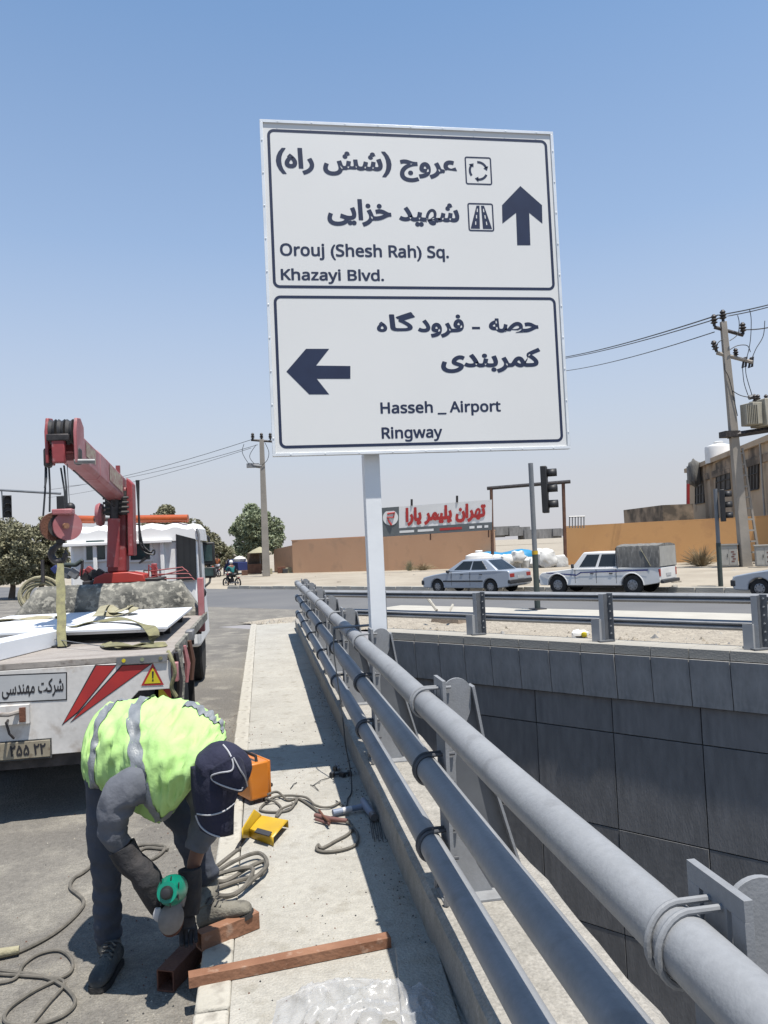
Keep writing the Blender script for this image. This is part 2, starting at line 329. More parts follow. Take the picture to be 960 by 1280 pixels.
def text_part(name, body, o, ux, uz, w, h, m, parent, off=.02, th=.002, fa=True, co=.027):
    """flat lettering filling the rectangle with lower-left corner o, width w along ux and height h along uz; off thickens the strokes"""
    if not fa: body = ''.join(chr(0x1D5A0 + ord(q) - 65) if 'A' <= q <= 'Z' else chr(0x1D5BA + ord(q) - 97) if 'a' <= q <= 'z' else q for q in body)
    c = bpy.data.curves.new('t', 'FONT'); c.body = shape(body) if fa else body; c.size = 1; c.resolution_u = 3; c.offset = co if fa else 0
    t = bpy.data.objects.new('t', c); COL.objects.link(t)
    dg = bpy.context.evaluated_depsgraph_get(); dg.update()
    me = bpy.data.meshes.new_from_object(t.evaluated_get(dg)); bpy.data.objects.remove(t)
    n = len(me.vertices); par = list(range(n))
    def find(i):
        while par[i] != i: par[i] = par[par[i]]; i = par[i]
        return i
    polys = [tuple(p.vertices) for p in me.polygons]
    for p in polys:
        for q in p[1:]: par[find(q)] = find(p[0])
    roots = {}; isl = [roots.setdefault(find(i), len(roots)) for i in range(n)]
    cs2 = [(v.co.x, v.co.y) for v in me.vertices]
    x0, x1, y0, y1 = min(q[0] for q in cs2) - off, max(q[0] for q in cs2) + off, min(q[1] for q in cs2) - off, max(q[1] for q in cs2) + off
    sx = w / (x1 - x0); sy = h / (y1 - y0); ux = V(ux).normalized(); uz = V(uz).normalized(); nn = ux.cross(uz)
    b = MB(); dirs = [(0, 0)] + ([(math.cos(PI * k / 5), math.sin(PI * k / 5)) for k in range(10)] if off else [])
    for k, (dx, dy) in enumerate(dirs):
        b.add([V(o) + ux * ((x + dx * off - x0) * sx) + uz * ((y + dy * off - y0) * sy) + nn * (th +   .00002 * (k + 11 * (isl[i] % 3))) for i, (x, y) in enumerate(cs2)], polys, m)
    return b.build(name, parent, False, world=parent is not None)

# ================================================================ SETTING
QN = V((.772, .635, 0)).normalized(); SD = V((.635, -.772, 0)).normalized()
def qs(q, s, z=0): return QN * q + SD * s + V((0, 0, z))
def sheet(name, pts, m, kind='structure'):
    b = MB(); b.add(pts, [tuple(range(len(pts)))], m); return tag(b.build(name, smooth=False), kind=kind)
def strip(name, prof, s0, s1, m, ns=1, jit=0):
    b = MB(); ss = [s0 + (s1 - s0) * i / ns for i in range(ns + 1)]; vs = []
    for s in ss:
        for q, z in prof: vs.append(qs(q, s, z + (random.uniform(-jit, jit) if jit else 0)))
    k = len(prof); b.add(vs, [(i * k + j, i * k + j + 1, (i + 1) * k + j + 1, (i + 1) * k + j) for i in range(ns) for j in range(k - 1)], m)
    return tag(b.build(name), kind='structure')
ROAD = -.12; TX = 1.2
Yc = (11.6 - .772 * TX) / .635 + .01        # where the far wall line meets X = TX
# near road: everything left of the trench edge and in front of the far wall line
def xline(Y): return (11.6 - .635 * Y) / .772
sheet('road', [(-900, -60, ROAD), (TX - .3, -60, ROAD), (TX - .3, Yc, ROAD), (TX, Yc, ROAD), (xline(900), 900, ROAD), (-900, 900, ROAD)], 'asphalt')
strip('road_ramp', [(11.6, -.1205), (18.6, -.45)], -900, -15.9, 'asphalt')
strip('median_ground', [(12.1, -.10), (18.6, -.47)], -15.9, 160, 'sand')
strip('far_road', [(18.6, -.45), (27.7, -.45)], -900, 160, 'far_asphalt')
strip('far_ground', [(27.7, -.47), (28.2, -.30), (36, -.2), (70, -.2), (1500, -.2)], -900, 900, 'sand')
# gravel of the median strip: mound with stones
b = MB(); N = 3600
for i in range(N):
    s = random.uniform(-15.8, 6); q = random.uniform(12.15, 17.1); zz = -.10 - (q - 12.1) * .0246 - .08
    r = random.uniform(.015, .045) if random.random() < .93 else random.uniform(.05, .11)
    c = qs(q, s, -.10 - (q - 12.1) * .057 + .05); a = random.random() * 6
    pts = [c + V((math.cos(a + k * PI / 2) * r * random.uniform(.7, 1.2), math.sin(a + k * PI / 2) * r * random.uniform(.7, 1.2), -.03)) for k in range(4)]
    t = c + V((random.uniform(-.3, .3) * r, random.uniform(-.3, .3) * r, r * .8 - .01))
    b.add(pts + [t], [(0, 1, 4), (1, 2, 4), (2, 3, 4), (3, 0, 4)], random.choice(['gravel', 'gravel', 'sand', 'coping', 'wall_cap']))
tag(b.build('median_rubble', smooth=False), 'loose stones and broken bits of gravel on the median strip', 'gravel', kind='stuff')
b = MB(); prof = [(12.1, -.07), (13.5, -.10), (15.5, -.16), (17.15, -.22)]
vs = []; NS = 90
for i in range(NS + 1):
    s = -15.8 + i * 22 / NS
    for j in range(12):
        t = j / 11; q = 12.1 + 5.05 * t; vs.append(qs(q, s, -.07 - .16 * t + random.uniform(-.035, .035)))
b.add(vs, [(i * 12 + j, i * 12 + j + 1, (i + 1) * 12 + j + 1, (i + 1) * 12 + j) for i in range(NS) for j in range(11)], 'gravel')
tag(b.build('median_gravel'), kind='structure')
# pale median kerb
km = tag(MB().prism([qs(17.2, -15.8, -.5), qs(18.55, -15.8, -.5), qs(18.55, 30, -.5), qs(17.2, 30, -.5)], (0, 0, .31), 'pale_kerb').build('median_kerb', smooth=False, bevel=.02), kind='structure')
# far kerb in stones
fk = tag(MB().prism([qs(27.75, -37, -.5), qs(27.95, -37, -.5), qs(27.95, 20, -.5), qs(27.75, 20, -.5)], (0, 0, .16), 'pale_kerb').build('far_kerb', smooth=False), kind='structure')
ksm = None
for i in range(57):
    s = -36.9 + i
    if ksm is None:
        ksm = MB().box((0, 0, 0), (.24, .97, .24), 'pale_kerb').build('kerb_stone', fk, bevel=.015)
        o = ksm
    else: o = ksm.copy(); COL.objects.link(o)
    o.location = qs(27.84, s + .48, -.39 + random.uniform(-.012, .012)); o.rotation_euler = (0, 0, math.atan2(-SD.x, SD.y) + random.uniform(-.008, .008))

# sidewalk with its kerb stones
sw = MB(); sw.box(((-.185 + .70) / 2, 8.6, -.1), (.70 + .185, 19.2, .2), 'concrete'); sw = tag(sw.build('sidewalk', smooth=False), kind='structure')
kp = None
Y = -.62; i = 0
while Y < 18.1:
    L = .62
    if kp is None: kp = o = MB().box((0, 0, 0), (.135, .612, .26), 'kerb').build('kerb_stone', sw, bevel=.012)
    else: o = kp.copy(); COL.objects.link(o)
    o.location = (-.256 + random.uniform(-.004, .004), Y + L / 2, -.128 + random.uniform(-.004, .004)); o.rotation_euler = (random.uniform(-.004, .004), 0, random.uniform(-.008, .008))
    Y += L; i += 1
for k in range(2):
    o = kp.copy(); COL.objects.link(o); o.location = (0 + .61 * k, 18.27, -.125); o.rotation_euler = (0, 0, PI / 2)
# plinth under the railing (rough cast, uneven edges)
b = MB(); rings = []; n = 90
for i in range(n + 1):
    y = -1 + 18.1 * i / n; j = lambda a=.008: random.uniform(-a, a)
    rings.append([V((.668 + j(.004), y, -.13)), V((.668 + j(.004), y, .19 + j(.004))), V((.69 + j(.006), y, .205 + j(.003))), V((1.2 + j(.008), y, .205 + j(.004))), V((1.222 + j(.012), y, .18 + j())), V((1.222, y, -.13))])
b.loft(rings, 'plinth'); tag(b.build('railing_plinth', ang=25), kind='structure')
# trench: near wall below the plinth and floor
b = MB(); b.box((1.05, 8, -3.3), (.29, 20, 6.35), 'wall_panel'); tag(b.build('near_trench_wall', smooth=False), 'plain concrete underpass wall directly below the pipe railing', 'wall')
b = MB(); b.add([qs(-80, -20, -6.4), qs(11.7, -20, -6.4), qs(11.7, 80, -6.4), qs(-80, 80, -6.4)], [(0, 1, 2, 3)], 'far_asphalt'); tag(b.build('underpass_road', smooth=False), kind='structure')

# far retaining wall, every block and panel a part
rw = thing('retaining_wall', 'dark grey panelled underpass wall facing the pipe railing', 'wall', qs(11.6, -6, -.5))
MB().prism([qs(11.72, -10.95, -6.4), qs(12.3, -10.95, -6.4), qs(12.3, 40, -6.4), qs(11.72, 40, -6.4)], (0, 0, 6.2), 'wall_panel').build('core', rw, False, world=True)
ang = math.atan2(SD.y, SD.x)
def panel_set(name, w, z0, z1, s0, n, m, q0, tilt=0, thick=.1, gap=.012, off=0, par=rw):
    base = MB()
    h = z1 - z0; hh = h / 2
    base.hexa([V((-w / 2 + gap, 0, -hh + gap)), V((w / 2 - gap, 0, -hh + gap)), V((w / 2 - gap, thick, -hh + gap)), V((-w / 2 + gap, thick, -hh + gap))],
              [V((-w / 2 + gap, tilt, hh - gap)), V((w / 2 - gap, tilt, hh - gap)), V((w / 2 - gap, thick, hh - gap)), V((-w / 2 + gap, thick, hh - gap))], m)
    first = None
    for i in range(n):
        if first is None: first = o = base.build(name, par, bevel=.003)
        else: o = first.copy(); COL.objects.link(o); o.parent = par
        W = qs(q0 + random.uniform(-.005, .005), s0 + w * (i + .5) + off, (z0 + z1) / 2)
        L = wm(par).inverted() @ W; o.location = L; o.rotation_euler = (random.uniform(-.003, .003), 0, ang)
CW = .585
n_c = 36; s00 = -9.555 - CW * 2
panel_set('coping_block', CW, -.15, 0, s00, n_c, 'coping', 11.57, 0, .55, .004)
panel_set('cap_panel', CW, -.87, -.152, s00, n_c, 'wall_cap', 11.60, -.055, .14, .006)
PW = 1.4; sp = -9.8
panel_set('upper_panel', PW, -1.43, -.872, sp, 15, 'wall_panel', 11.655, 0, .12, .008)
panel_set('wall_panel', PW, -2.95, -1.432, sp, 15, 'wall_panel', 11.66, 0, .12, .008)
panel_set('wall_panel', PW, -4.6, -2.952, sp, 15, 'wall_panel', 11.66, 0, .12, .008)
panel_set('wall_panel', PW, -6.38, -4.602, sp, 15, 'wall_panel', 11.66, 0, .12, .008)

# ================================================================ MEDIAN BARRIER
bar = thing('crash_barrier', 'two-rail grey steel barrier along the coping of the underpass wall', 'barrier', qs(12, -7, 0))
def bpost(s):
    b = MB(); c = qs(11.78, s)
    # box stub in front, tall channel behind
    R = Matrix.Rotation(ang, 3, 'Z')
    b.box(qs(11.76, s - .075, .18), (.14, .012, .36), 'post_grey', R); b.box(qs(11.80, s - .012, .18), (.012, .08, .36), 'post_grey', R)
    b.box(qs(11.84, s + .01, .385), (.085, .010, .77), 'post_grey', R)
    b.box(qs(11.90, s + .055, .385), (.010, .12, .77), 'rail_dark', R); b.box(qs(11.96, s + .105, .39), (.10, .012, .78), 'rail_dark', R)
    for k in range(6): b.cyl(qs(11.955, s + .105, .12 + k * .12), qs(11.94, s + .105, .12 + k * .12), .014, 'post_grey', 6)
    b.box(qs(11.88, s, .012), (.26, .3, .02), 'rail_dark')
    return b.build('post', bar, world=True)
for s in (-10.75, -8.3, -5.78, -3.42, -1.0, 1.4, -12.75): bpost(s)
def wbeam(z, h, q, name='rail'):
    b = MB(); prof = [(0, -.5), (.03, -.42), (.06, -.25), (.055, -.12), (.015, 0), (.055, .12), (.06, .25), (.03, .42), (0, .5)]
    for a, e in ((-13.0, 4),):
        rings = [[qs(q - u, s, z + v * h) for u, v in prof] for s in (a, e)]
        rings2 = [[qs(q - u + .006, s, z + v * h) for u, v in reversed(prof)] for s in (a, e)]
        b.loft([r1 + r2 for r1, r2 in zip(rings, rings2)], 'rail_paint')
    return b.build(name, bar, world=True)
wbeam(.70, .155, 12.12); wbeam(.30, .155, 12.12)
# dusty concrete block and loose strut behind the barrier
b = MB(); b.hexa([qs(14.2, -11.25, -.25), qs(14.2, -10.4, -.25), qs(14.55, -10.4, -.25), qs(14.55, -11.25, -.25)], [qs(14.24, -11.2, .09), qs(14.24, -10.45, .09), qs(14.5, -10.45, .09), qs(14.5, -11.2, .09)], 'brown_block')
tag(b.build('concrete_block', bevel=.02), 'brown dusty block lying on the median gravel behind the barrier', 'block')
b = MB(); b.tube([P(535, 748, 17.5), P(546, 763, 17.2)], .035, 'kerb', 6); tag(b.build('loose_strut'), 'pale short strut leaning behind the barrier, left of two', 'strut', 'struts leaning behind the barrier')
b = MB(); b.tube([P(566, 756, 17.5), P(561, 766, 17.2)], .03, 'kerb', 6); tag(b.build('loose_strut'), 'shorter pale strut leaning behind the barrier, right of two', 'strut', 'struts leaning behind the barrier')
b = MB(); b.ball(qs(12.9, -6.75, -.04), (.17, .13, .07), 'sack', 10, jit=.25); b.ball(qs(12.8, -6.6, -.04), (.06, .05, .05), 'yellow_print', 8, jit=.2)
tag(b.build('litter'), 'crumpled white and yellow litter on the median gravel', 'litter')

# ================================================================ PIPE RAILING
XC = .68; PZ = (1.05, .762, .435); PR = .053
rail = thing('pipe_railing', 'grey railing of three horizontal steel pipes on curved brackets beside the sidewalk', 'railing', (.7, 0, .2))
yend = 15.7
for k, z in enumerate(PZ):
    segs = [(-.6, 5.98), (6.03, yend - .3 * k)] if k == 0 else [(-.6, yend + .1 * k)]
    for a, e in segs:
        n = 30; pts = [(XC + .002 * math.sin(i * .7), a + (e - a) * i / n, z + .003 * math.sin(i * .9 + k)) for i in range(n + 1)]
        MB().tube(pts, PR, 'rail_paint', 28).build('pipe', rail, world=True)
# bracket: front flange, web with rounded top, leaning rear flange, foot
def bracket_mesh():
    b = MB()
    # face plate with two slots near the top: built as bars around the slots
    x0, x1 = XC + PR + .012, XC + PR + .028
    def pl(y0, y1, z0, z1): b.box(((x0 + x1) / 2, (y0 + y1) / 2, (z0 + z1) / 2), (x1 - x0, y1 - y0, z1 - z0), 'rail_paint')
    pl(-.085, .085, .21, 1.035); pl(-.085, .085, 1.115, 1.15); pl(-.085, -.048, 1.035, 1.115); pl(-.034, .034, 1.035, 1.115); pl(.048, .085, 1.035, 1.115)
    web = [(x1, .205), (x1, 1.125)] + [(x1 + .066 + .066 * math.sin(q * PI / 16) , 1.08 + .066 * math.cos(q * PI / 16)) for q in range(-7, 9)] + [(x1 + .125, 1.0), (x1 + .095, .93), (x1 + .06, .86), (x1 + .045, .78), (x1 + .045, .62), (x1 + .07, .46), (x1 + .12, .33), (x1 + .19, .205)]
    b.prism([(x, -.006, z) for x, z in web], (0, .012, 0), 'rail_paint')
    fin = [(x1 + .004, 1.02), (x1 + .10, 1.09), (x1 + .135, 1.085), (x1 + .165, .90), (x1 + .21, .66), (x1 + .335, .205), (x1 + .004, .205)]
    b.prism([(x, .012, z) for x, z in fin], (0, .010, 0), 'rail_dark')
    rear = [(x1 + .130, 1.105), (x1 + .162, .90), (x1 + .208, .66), (x1 + .333, .205), (x1 + .345, .205), (x1 + .220, .66), (x1 + .174, .90), (x1 + .142, 1.11)]
    b.prism([(x, -.03, z) for x, z in rear], (0, .075, 0), 'rail_paint')
    b.box((x1 + .15, 0, .209), (.40, .18, .010), 'rail_paint')
    for yy in (-.09, .09):
        b.cyl((x1 + .345, yy, .21), (x1 + .345, yy, .25), .012, 'bolt_steel', 6)
        b.cyl((x1 - .045, yy, .21), (x1 - .045, yy, .25), .012, 'bolt_steel', 6)
    return b
def ubolt_mesh(z):
    b = MB(); r = PR + .008
    for dy in (-.020, .016):
        pts = [(XC + .115 + random.uniform(0, .01), dy, z + r)] + [(XC + r * math.sin(a) * -1, dy - .012 * math.sin(a), z + r * math.cos(a)) for a in [PI * i / 12 for i in range(13)]] + [(XC + .115, dy, z - r)]
        b.tube(pts, .0085 if z < 1 else .0065, 'ubolt_dark' if z < 1 else 'rail_paint', 8)
    b.cyl((XC + .08, -.002, z + r), (XC + .095, -.002, z + r), .014, 'bolt_steel', 6); b.cyl((XC + .08, -.002, z - r), (XC + .095, -.002, z - r), .014, 'bolt_steel', 6)
    return b
BY = [-.6, 1.245, 3.34, 5.52, 7.55, 9.5, 11.5, 13.4, 15.2]
first = None
for y in BY:
    if first is None:
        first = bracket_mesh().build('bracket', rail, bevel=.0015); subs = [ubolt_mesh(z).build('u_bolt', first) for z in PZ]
        off = -V(rail.location); first.location = V((0, y, 0)) + off
    else:
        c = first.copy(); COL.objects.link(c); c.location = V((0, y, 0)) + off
        for sN in subs:
            d = sN.copy(); COL.objects.link(d); d.parent = c

# ================================================================ DIRECTION SIGN
SY = 5.58
sg = thing('direction_sign', 'large white road sign with navy arrows and Persian lettering on a white post', 'road sign', (.835, 5.71, .2))
X0, X1, Z0, Z1 = .115, 2.36, 2.43, 4.90
MB().box(((X0 + X1) / 2, SY + .0155, (Z0 + Z1) / 2), (X1 - X0 - .02, .03, Z1 - Z0 - .02), 'sign_white').build('panel', sg, False, world=True)
b = MB(); t = .022
for c, s in ((((X0 + X1) / 2, SY + .015, Z1), (X1 - X0 + t, .05, t)), (((X0 + X1) / 2, SY + .015, Z0), (X1 - X0 + t, .05, t))): b.box(c, s, 'sign_edge')
for x in (X0, X1): b.box((x, SY + .015, (Z0 + Z1) / 2), (t, .05, Z1 - Z0 - t), 'sign_edge')
for k in range(9):
    xx = X0 + .12 + k * .25
    for zz in (Z0, Z1): b.cyl((xx, SY - .010, zz), (xx, SY - .013, zz), .006, 'sign_edge', 8)
for k in range(10):
    for xx in (X0, X1): b.cyl((xx, SY - .010, Z0 + .12 + k * .245), (xx, SY - .014, Z0 + .12 + k * .245), .006, 'sign_edge', 8)
b.build('frame', sg, bevel=.003, world=True)
b = MB()
for z in (2.75, 3.6, 4.5): b.box(((X0 + X1) / 2, SY + .053, z), (X1 - X0 - .1, .045, .05), 'sign_edge')
b.build('back_rail', sg, world=True)
MB().box((.837, 5.718, (.21 + 4.6) / 2), (.12, .12, 4.39), 'post_white').build('post', sg, bevel=.004, world=True)
for (xx, zz) in ((.837, 3.6), (.837, 4.45), (.837, 2.7)):
    MB().box((xx, 5.655, zz), (.2, .012, .09), 'galv').build('clamp_plate', sg, world=True)
def rr_line(x0, x1, z0, z1, w, r, name):
    def ring(x0, x1, z0, z1, r):
        o = []
        for cx, cz, a0 in ((x1 - r, z1 - r, 0), (x0 + r, z1 - r, 90), (x0 + r, z0 + r, 180), (x1 - r, z0 + r, 270)):
            for k in range(7): a = math.radians(a0 + 15 * k); o.append(V((cx + r * math.cos(a), SY - .0006, cz + r * math.sin(a))))
        return o
    A = ring(x0, x1, z0, z1, r); B = ring(x0 + w, x1 - w, z0 + w, z1 - w, max(r - w, .002)); n = len(A)
    MB().add(A + B, [(i, n + i, n + (i + 1) % n, (i + 1) % n) for i in range(n)], 'sign_navy').build(name, sg, False, world=True)
rr_line(.155, 2.32, 3.655, 4.845, .021, .05, 'border_line')
rr_line(.155, 2.32, 2.475, 3.60, .021, .05, 'border_line')
def sxz(x, y): p = on_y(x, y, SY); return p.x, p.z
def stext(body, xl, xr, yt, yb, fa=True, off=.012, co=.027):
    xc = (xl + xr) / 2; ym = (yt + yb) / 2; sl = .018
    a, _ = sxz(xl, ym); e, _ = sxz(xr, ym); _, zt = sxz(xc, yt); _, zb = sxz(xc, yb)
    text_part('lettering', body, (a, SY, zb), (1, 0, 0), (0, 0, 1), e - a, zt - zb, 'sign_navy', sg, off, .0004, fa, co)
stext('عروج (شش راه)', 345, 571, 188, 226)
stext('شهید خزایی', 409, 574, 250, 284)
stext('Orouj (Shesh Rah) Sq.', 350, 561, 305, 326, False, .030)
stext('Khazayi Blvd.', 351, 480, 336, 355, False, .030)
stext('حصه', 611, 673, 398, 416); stext('_', 590, 600, 408.5, 411.5, False, .0)
stext('فرود', 522, 580, 393, 422); stext('گا', 486.5, 519, 390, 414, True, .022, .008); stext('ه', 471, 484, 402, 415)
stext('کمربندی', 551, 676, 435, 466)
stext('Hasseh _ Airport', 475.5, 626, 501, 520, False, .030)
stext('Ringway', 477, 553, 533, 552, False, .030)
def spoly(pts, name='arrow', m='sign_navy', y=.0006, par=None, fs=None):
    b = MB()
    vs = [V((sxz(x, yy)[0], SY - y, sxz(x, yy)[1])) for x, yy in pts]
    b.add(vs, fs or [tuple(range(len(pts)))], m); return b.build(name, par or sg, False, world=True)
spoly([(650.4, 232.5), (627.5, 256.5), (628, 279.5), (645, 266), (646.5, 306.5), (663, 306.5), (661.5, 266), (678, 279.5), (677.5, 256.5)])
spoly([(358, 464.5), (382.5, 436), (411.5, 436), (395, 457), (438, 457.5), (438, 473.5), (396, 473.5), (411.5, 493), (386.5, 493)])
# roundabout and motorway symbols
def sym_box(x0, x1, y0, y1):
    a, zt = sxz(x0, y0); e, zb = sxz(x1, y1)
    rr_line(a, e, zb, zt, .011, .018, 'symbol_frame'); return a, e, zb, zt
a, e, zb, zt = sym_box(580.5, 615.5, 195.5, 231.5)
cx, cz = (a + e) / 2, (zb + zt) / 2; b = MB(); R0 = .068
for k in range(3):
    a0 = math.radians(120 * k + 20)
    for j in range(8):
        t0, t1 = a0 + math.radians(75) * j / 8, a0 + math.radians(75) * (j + 1) / 8
        b.add([(cx + r * math.cos(t), SY - .0006, cz + r * math.sin(t)) for r, t in ((R0 - .009, t0), (R0 + .009, t0), (R0 + .009, t1), (R0 - .009, t1))], [(0, 1, 2, 3)], 'sign_navy')
    t = a0; b.add([(cx + r * math.cos(q), SY - .0006, cz + r * math.sin(q)) for r, q in ((R0 - .022, t + .12), (R0 + .022, t + .12), (R0, t - .32))], [(0, 1, 2)], 'sign_navy')
b.build('roundabout_symbol', sg, False, world=True)
a, e, zb, zt = sym_box(584, 618, 253.5, 289.5); cx = (a + e) / 2; w = e - a; b = MB(); zl, zh = zb + .02, zt - .02
for s in (-1, 1):
    b.add([(cx + s * .006, SY - .0006, zh), (cx + s * .03, SY - .0006, zh), (cx + s * .085, SY - .0006, zl), (cx + s * .012, SY - .0006, zl)], [(0, 1, 2, 3)], 'sign_navy')
    for k in range(3):
        z = zl + .03 + k * .05; xx = cx + s * (.044 - k * .009); b.add([(xx - .004, SY - .001, z), (xx + .004, SY - .001, z), (xx + .002 * -s + .003, SY - .001, z + .026), (xx - .002 * s - .004, SY - .001, z + .026)], [(0, 1, 2, 3)], 'sign_white')
b.build('motorway_symbol', sg, False, world=True)

# ================================================================ THINGS ON THE SIDEWALK
def lay(name, pts, r, m, label, cat='cable', group=None, closed=False, seg=7, n=7):
    b = MB(); b.tube(smoothpath(pts, n, closed), r, m, seg, closed=closed); return tag(b.build(name), label, cat, group)
g = lambda x, y, z=.012: on_z(x, y, z)
# welding machine
w0 = on_z(313, 1005, 0); wc = V((w0.x, w0.y + .12, 0))
wm_ = thing('welding_machine', 'orange welding machine box standing on the sidewalk by the worker\'s cap', 'welder', wc, math.radians(28))
MB().box((0, 0, .155), (.15, .30, .25), 'welder_orange').build('case', wm_, bevel=.012)
MB().box((.082, 0, .155), (.018, .29, .25), 'welder_orange').build('front_bezel', wm_, bevel=.006)
b = MB(); b.box((.093, 0, .155), (.006, .22, .20), 'black')
for k in range(7): b.box((.098, 0, .07 + .012 * k), (.005, .2, .005), 'trim')
fp = b.build('control_panel', wm_)
for y in (-.05, .06): MB().cyl((.095, y, .2), (.112, y, .2), .018, 'trim', 12).build('knob', fp)
MB().tube([(.0, -.11, .278), (0, -.1, .315), (0, .1, .315), (0, .11, .278)], .011, 'black').build('handle', wm_)
for x in (-.05, .05):
    for y in (-.12, .12): MB().cyl((x, y, 0), (x, y, .032), .014, 'black', 8).build('foot', wm_)
for y in (-.08, .07): MB().cyl((.095, y, .09), (.13, y, .085), .014, 'black', 8).build('socket', fp)
# yellow welding mask: shield dish with a small window
mk = thing('welding_mask', 'yellow hand-held welding shield with dark window lying on the sidewalk', 'welding mask', on_z(330, 1038, 0))
def dish(x, y, z): return on_z(x, y, z)
b = MB(); top = [dish(318, 1012, .11), dish(302, 1038, .10), dish(304, 1043, .03), dish(338, 1053, .02), dish(359, 1030, .03), dish(357, 1024, .05), dish(328, 1021, .04)]
cols = []
nU, nV = 9, 5
A = [dish(317, 1012, .12), dish(302, 1036, .11)]; Bm = [dish(328, 1020, .055), dish(312, 1036, .05)]; C2 = [dish(360, 1026, .055), dish(342, 1047, .05)]
rings = []
for pa, pb, pc in ((A[0], Bm[0], C2[0]), ((A[0] + A[1]) / 2, (Bm[0] + Bm[1]) / 2 + V((0, 0, .004)), (C2[0] + C2[1]) / 2), (A[1], Bm[1], C2[1])):
    rings.append(smoothpath([pa, pa.lerp(pb, .8), pb, pb.lerp(pc, .25), pc], 4))
rings[0] = rings[0]; lip0 = [p + V((0, 0, .004)) for p in rings[0]]; low = [V((p.x, p.y - .012, max(p.z - .05, .006))) for p in rings[2]]; lowb = [V((p.x, p.y + .006, max(p.z - .045, .006))) for p in rings[0]]
b.loft([lowb] + rings + [low], 'mask_yellow', closed=False)
o = b.build('shield', mk, world=True); md = o.modifiers.new('solid', 'SOLIDIFY'); md.thickness = .004
b = MB(); wq = [g(322, 1036, .064), g(340, 1041, .064), g(336, 1046, .064), g(318, 1041, .064)]; b.prism(wq, (0, 0, .006), 'trim'); b.build('window', mk, world=True)
b = MB(); b.tube([g(305, 1048, .02), g(300, 1055, .02), g(296, 1062, .015)], .012, 'black'); b.build('handle', mk, world=True)
# coiled welding cable
lay('welding_cable', [g(300, 1060), g(276, 1079), g(262, 1092), g(280, 1102, .02), g(310, 1085, .03), g(331, 1077, .03), g(328, 1092, .03), g(300, 1100, .02), g(266, 1110, .02), g(262, 1098, .03), g(290, 1078, .04), g(322, 1066, .04), g(334, 1080, .04), g(318, 1098, .04), g(292, 1118, .03), g(268, 1117, .02), g(258, 1100, .04), g(290, 1088, .05), g(316, 1086, .05), g(304, 1110, .04), g(282, 1121, .02), g(255, 1112, .02)], .0115, 'cable', 'thick grey welding cable lying in a coil beside the worker\'s foot')
lay('electrode_cable', [g(335, 993, .07), g(347, 990, .04), g(360, 1000), g(372, 998), g(385, 1005), g(398, 1015), g(404, 1020, .02)], .0085, 'cable', 'thin cable running from the welding machine to the electrode holder')
lay('welding_lead', [g(332, 998, .05), g(345, 1003), g(352, 1012), g(345, 1022), g(350, 1012, .02), g(368, 1004, .02), g(371, 998, .02), g(362, 1012), g(340, 1015), g(325, 1011), g(345, 996, .02), g(380, 996, .02), g(395, 1007, .02), g(412, 1009, .015), g(425, 1003)], .008, 'cable', 'tangled thin lead on the sidewalk just right of the orange welder')
lay('cable_loop', [g(432, 1027, .02), g(440, 1032), g(436, 1042), g(420, 1051), g(403, 1060), g(398, 1056), g(396, 1062), g(408, 1065), g(430, 1062), g(445, 1055), g(447, 1043), g(440, 1033), g(436, 1026, .02)], .009, 'cable', 'oval loop of cable on the sidewalk behind the electrode holder')
b = MB(); a1, a2, a3 = g(394, 1019, .025), g(412, 1024, .025), g(434, 1026, .025)
b.tube([a1, a2, a3], [.014, .018, .013], 'holder_red', 10); b.tube([g(394, 1024, .02), g(412, 1030, .015)], .009, 'holder_red', 8)
b.tube([g(412, 1027, .05), g(404, 1020, .04), g(399, 1013, .03)], .008, 'rust_dark', 8)
tag(b.build('electrode_holder'), 'dark red welding electrode holder lying on the sidewalk', 'electrode holder')
# blue tool with white tape (angle grinder)
tl = thing('angle_grinder', 'blue grey T-shaped power tool wrapped with white tape by the railing plinth', 'grinder', g(445, 1012, 0))
h0, h1 = g(416, 1016, .03), g(453, 1008, .035)
MB().tube([h0, h0.lerp(h1, .3), h0.lerp(h1, .6), h1], [.021, .02, .017, .02], 'tool_blue', 12).build('handle', tl, world=True)
MB().tube([h0.lerp(h1, .32), h0.lerp(h1, .62)], .0205, 'tape', 12).build('tape', tl, world=True)
MB().tube([g(454, 1001, .035), g(458, 1008, .04), g(466, 1019, .035)], [.022, .027, .023], 'tool_blue', 14).build('head', tl, world=True)
MB().cyl(g(465, 1018, .035), g(468, 1022, .035), .0235, 'grinder_steel', 14).build('nose', tl, world=True)
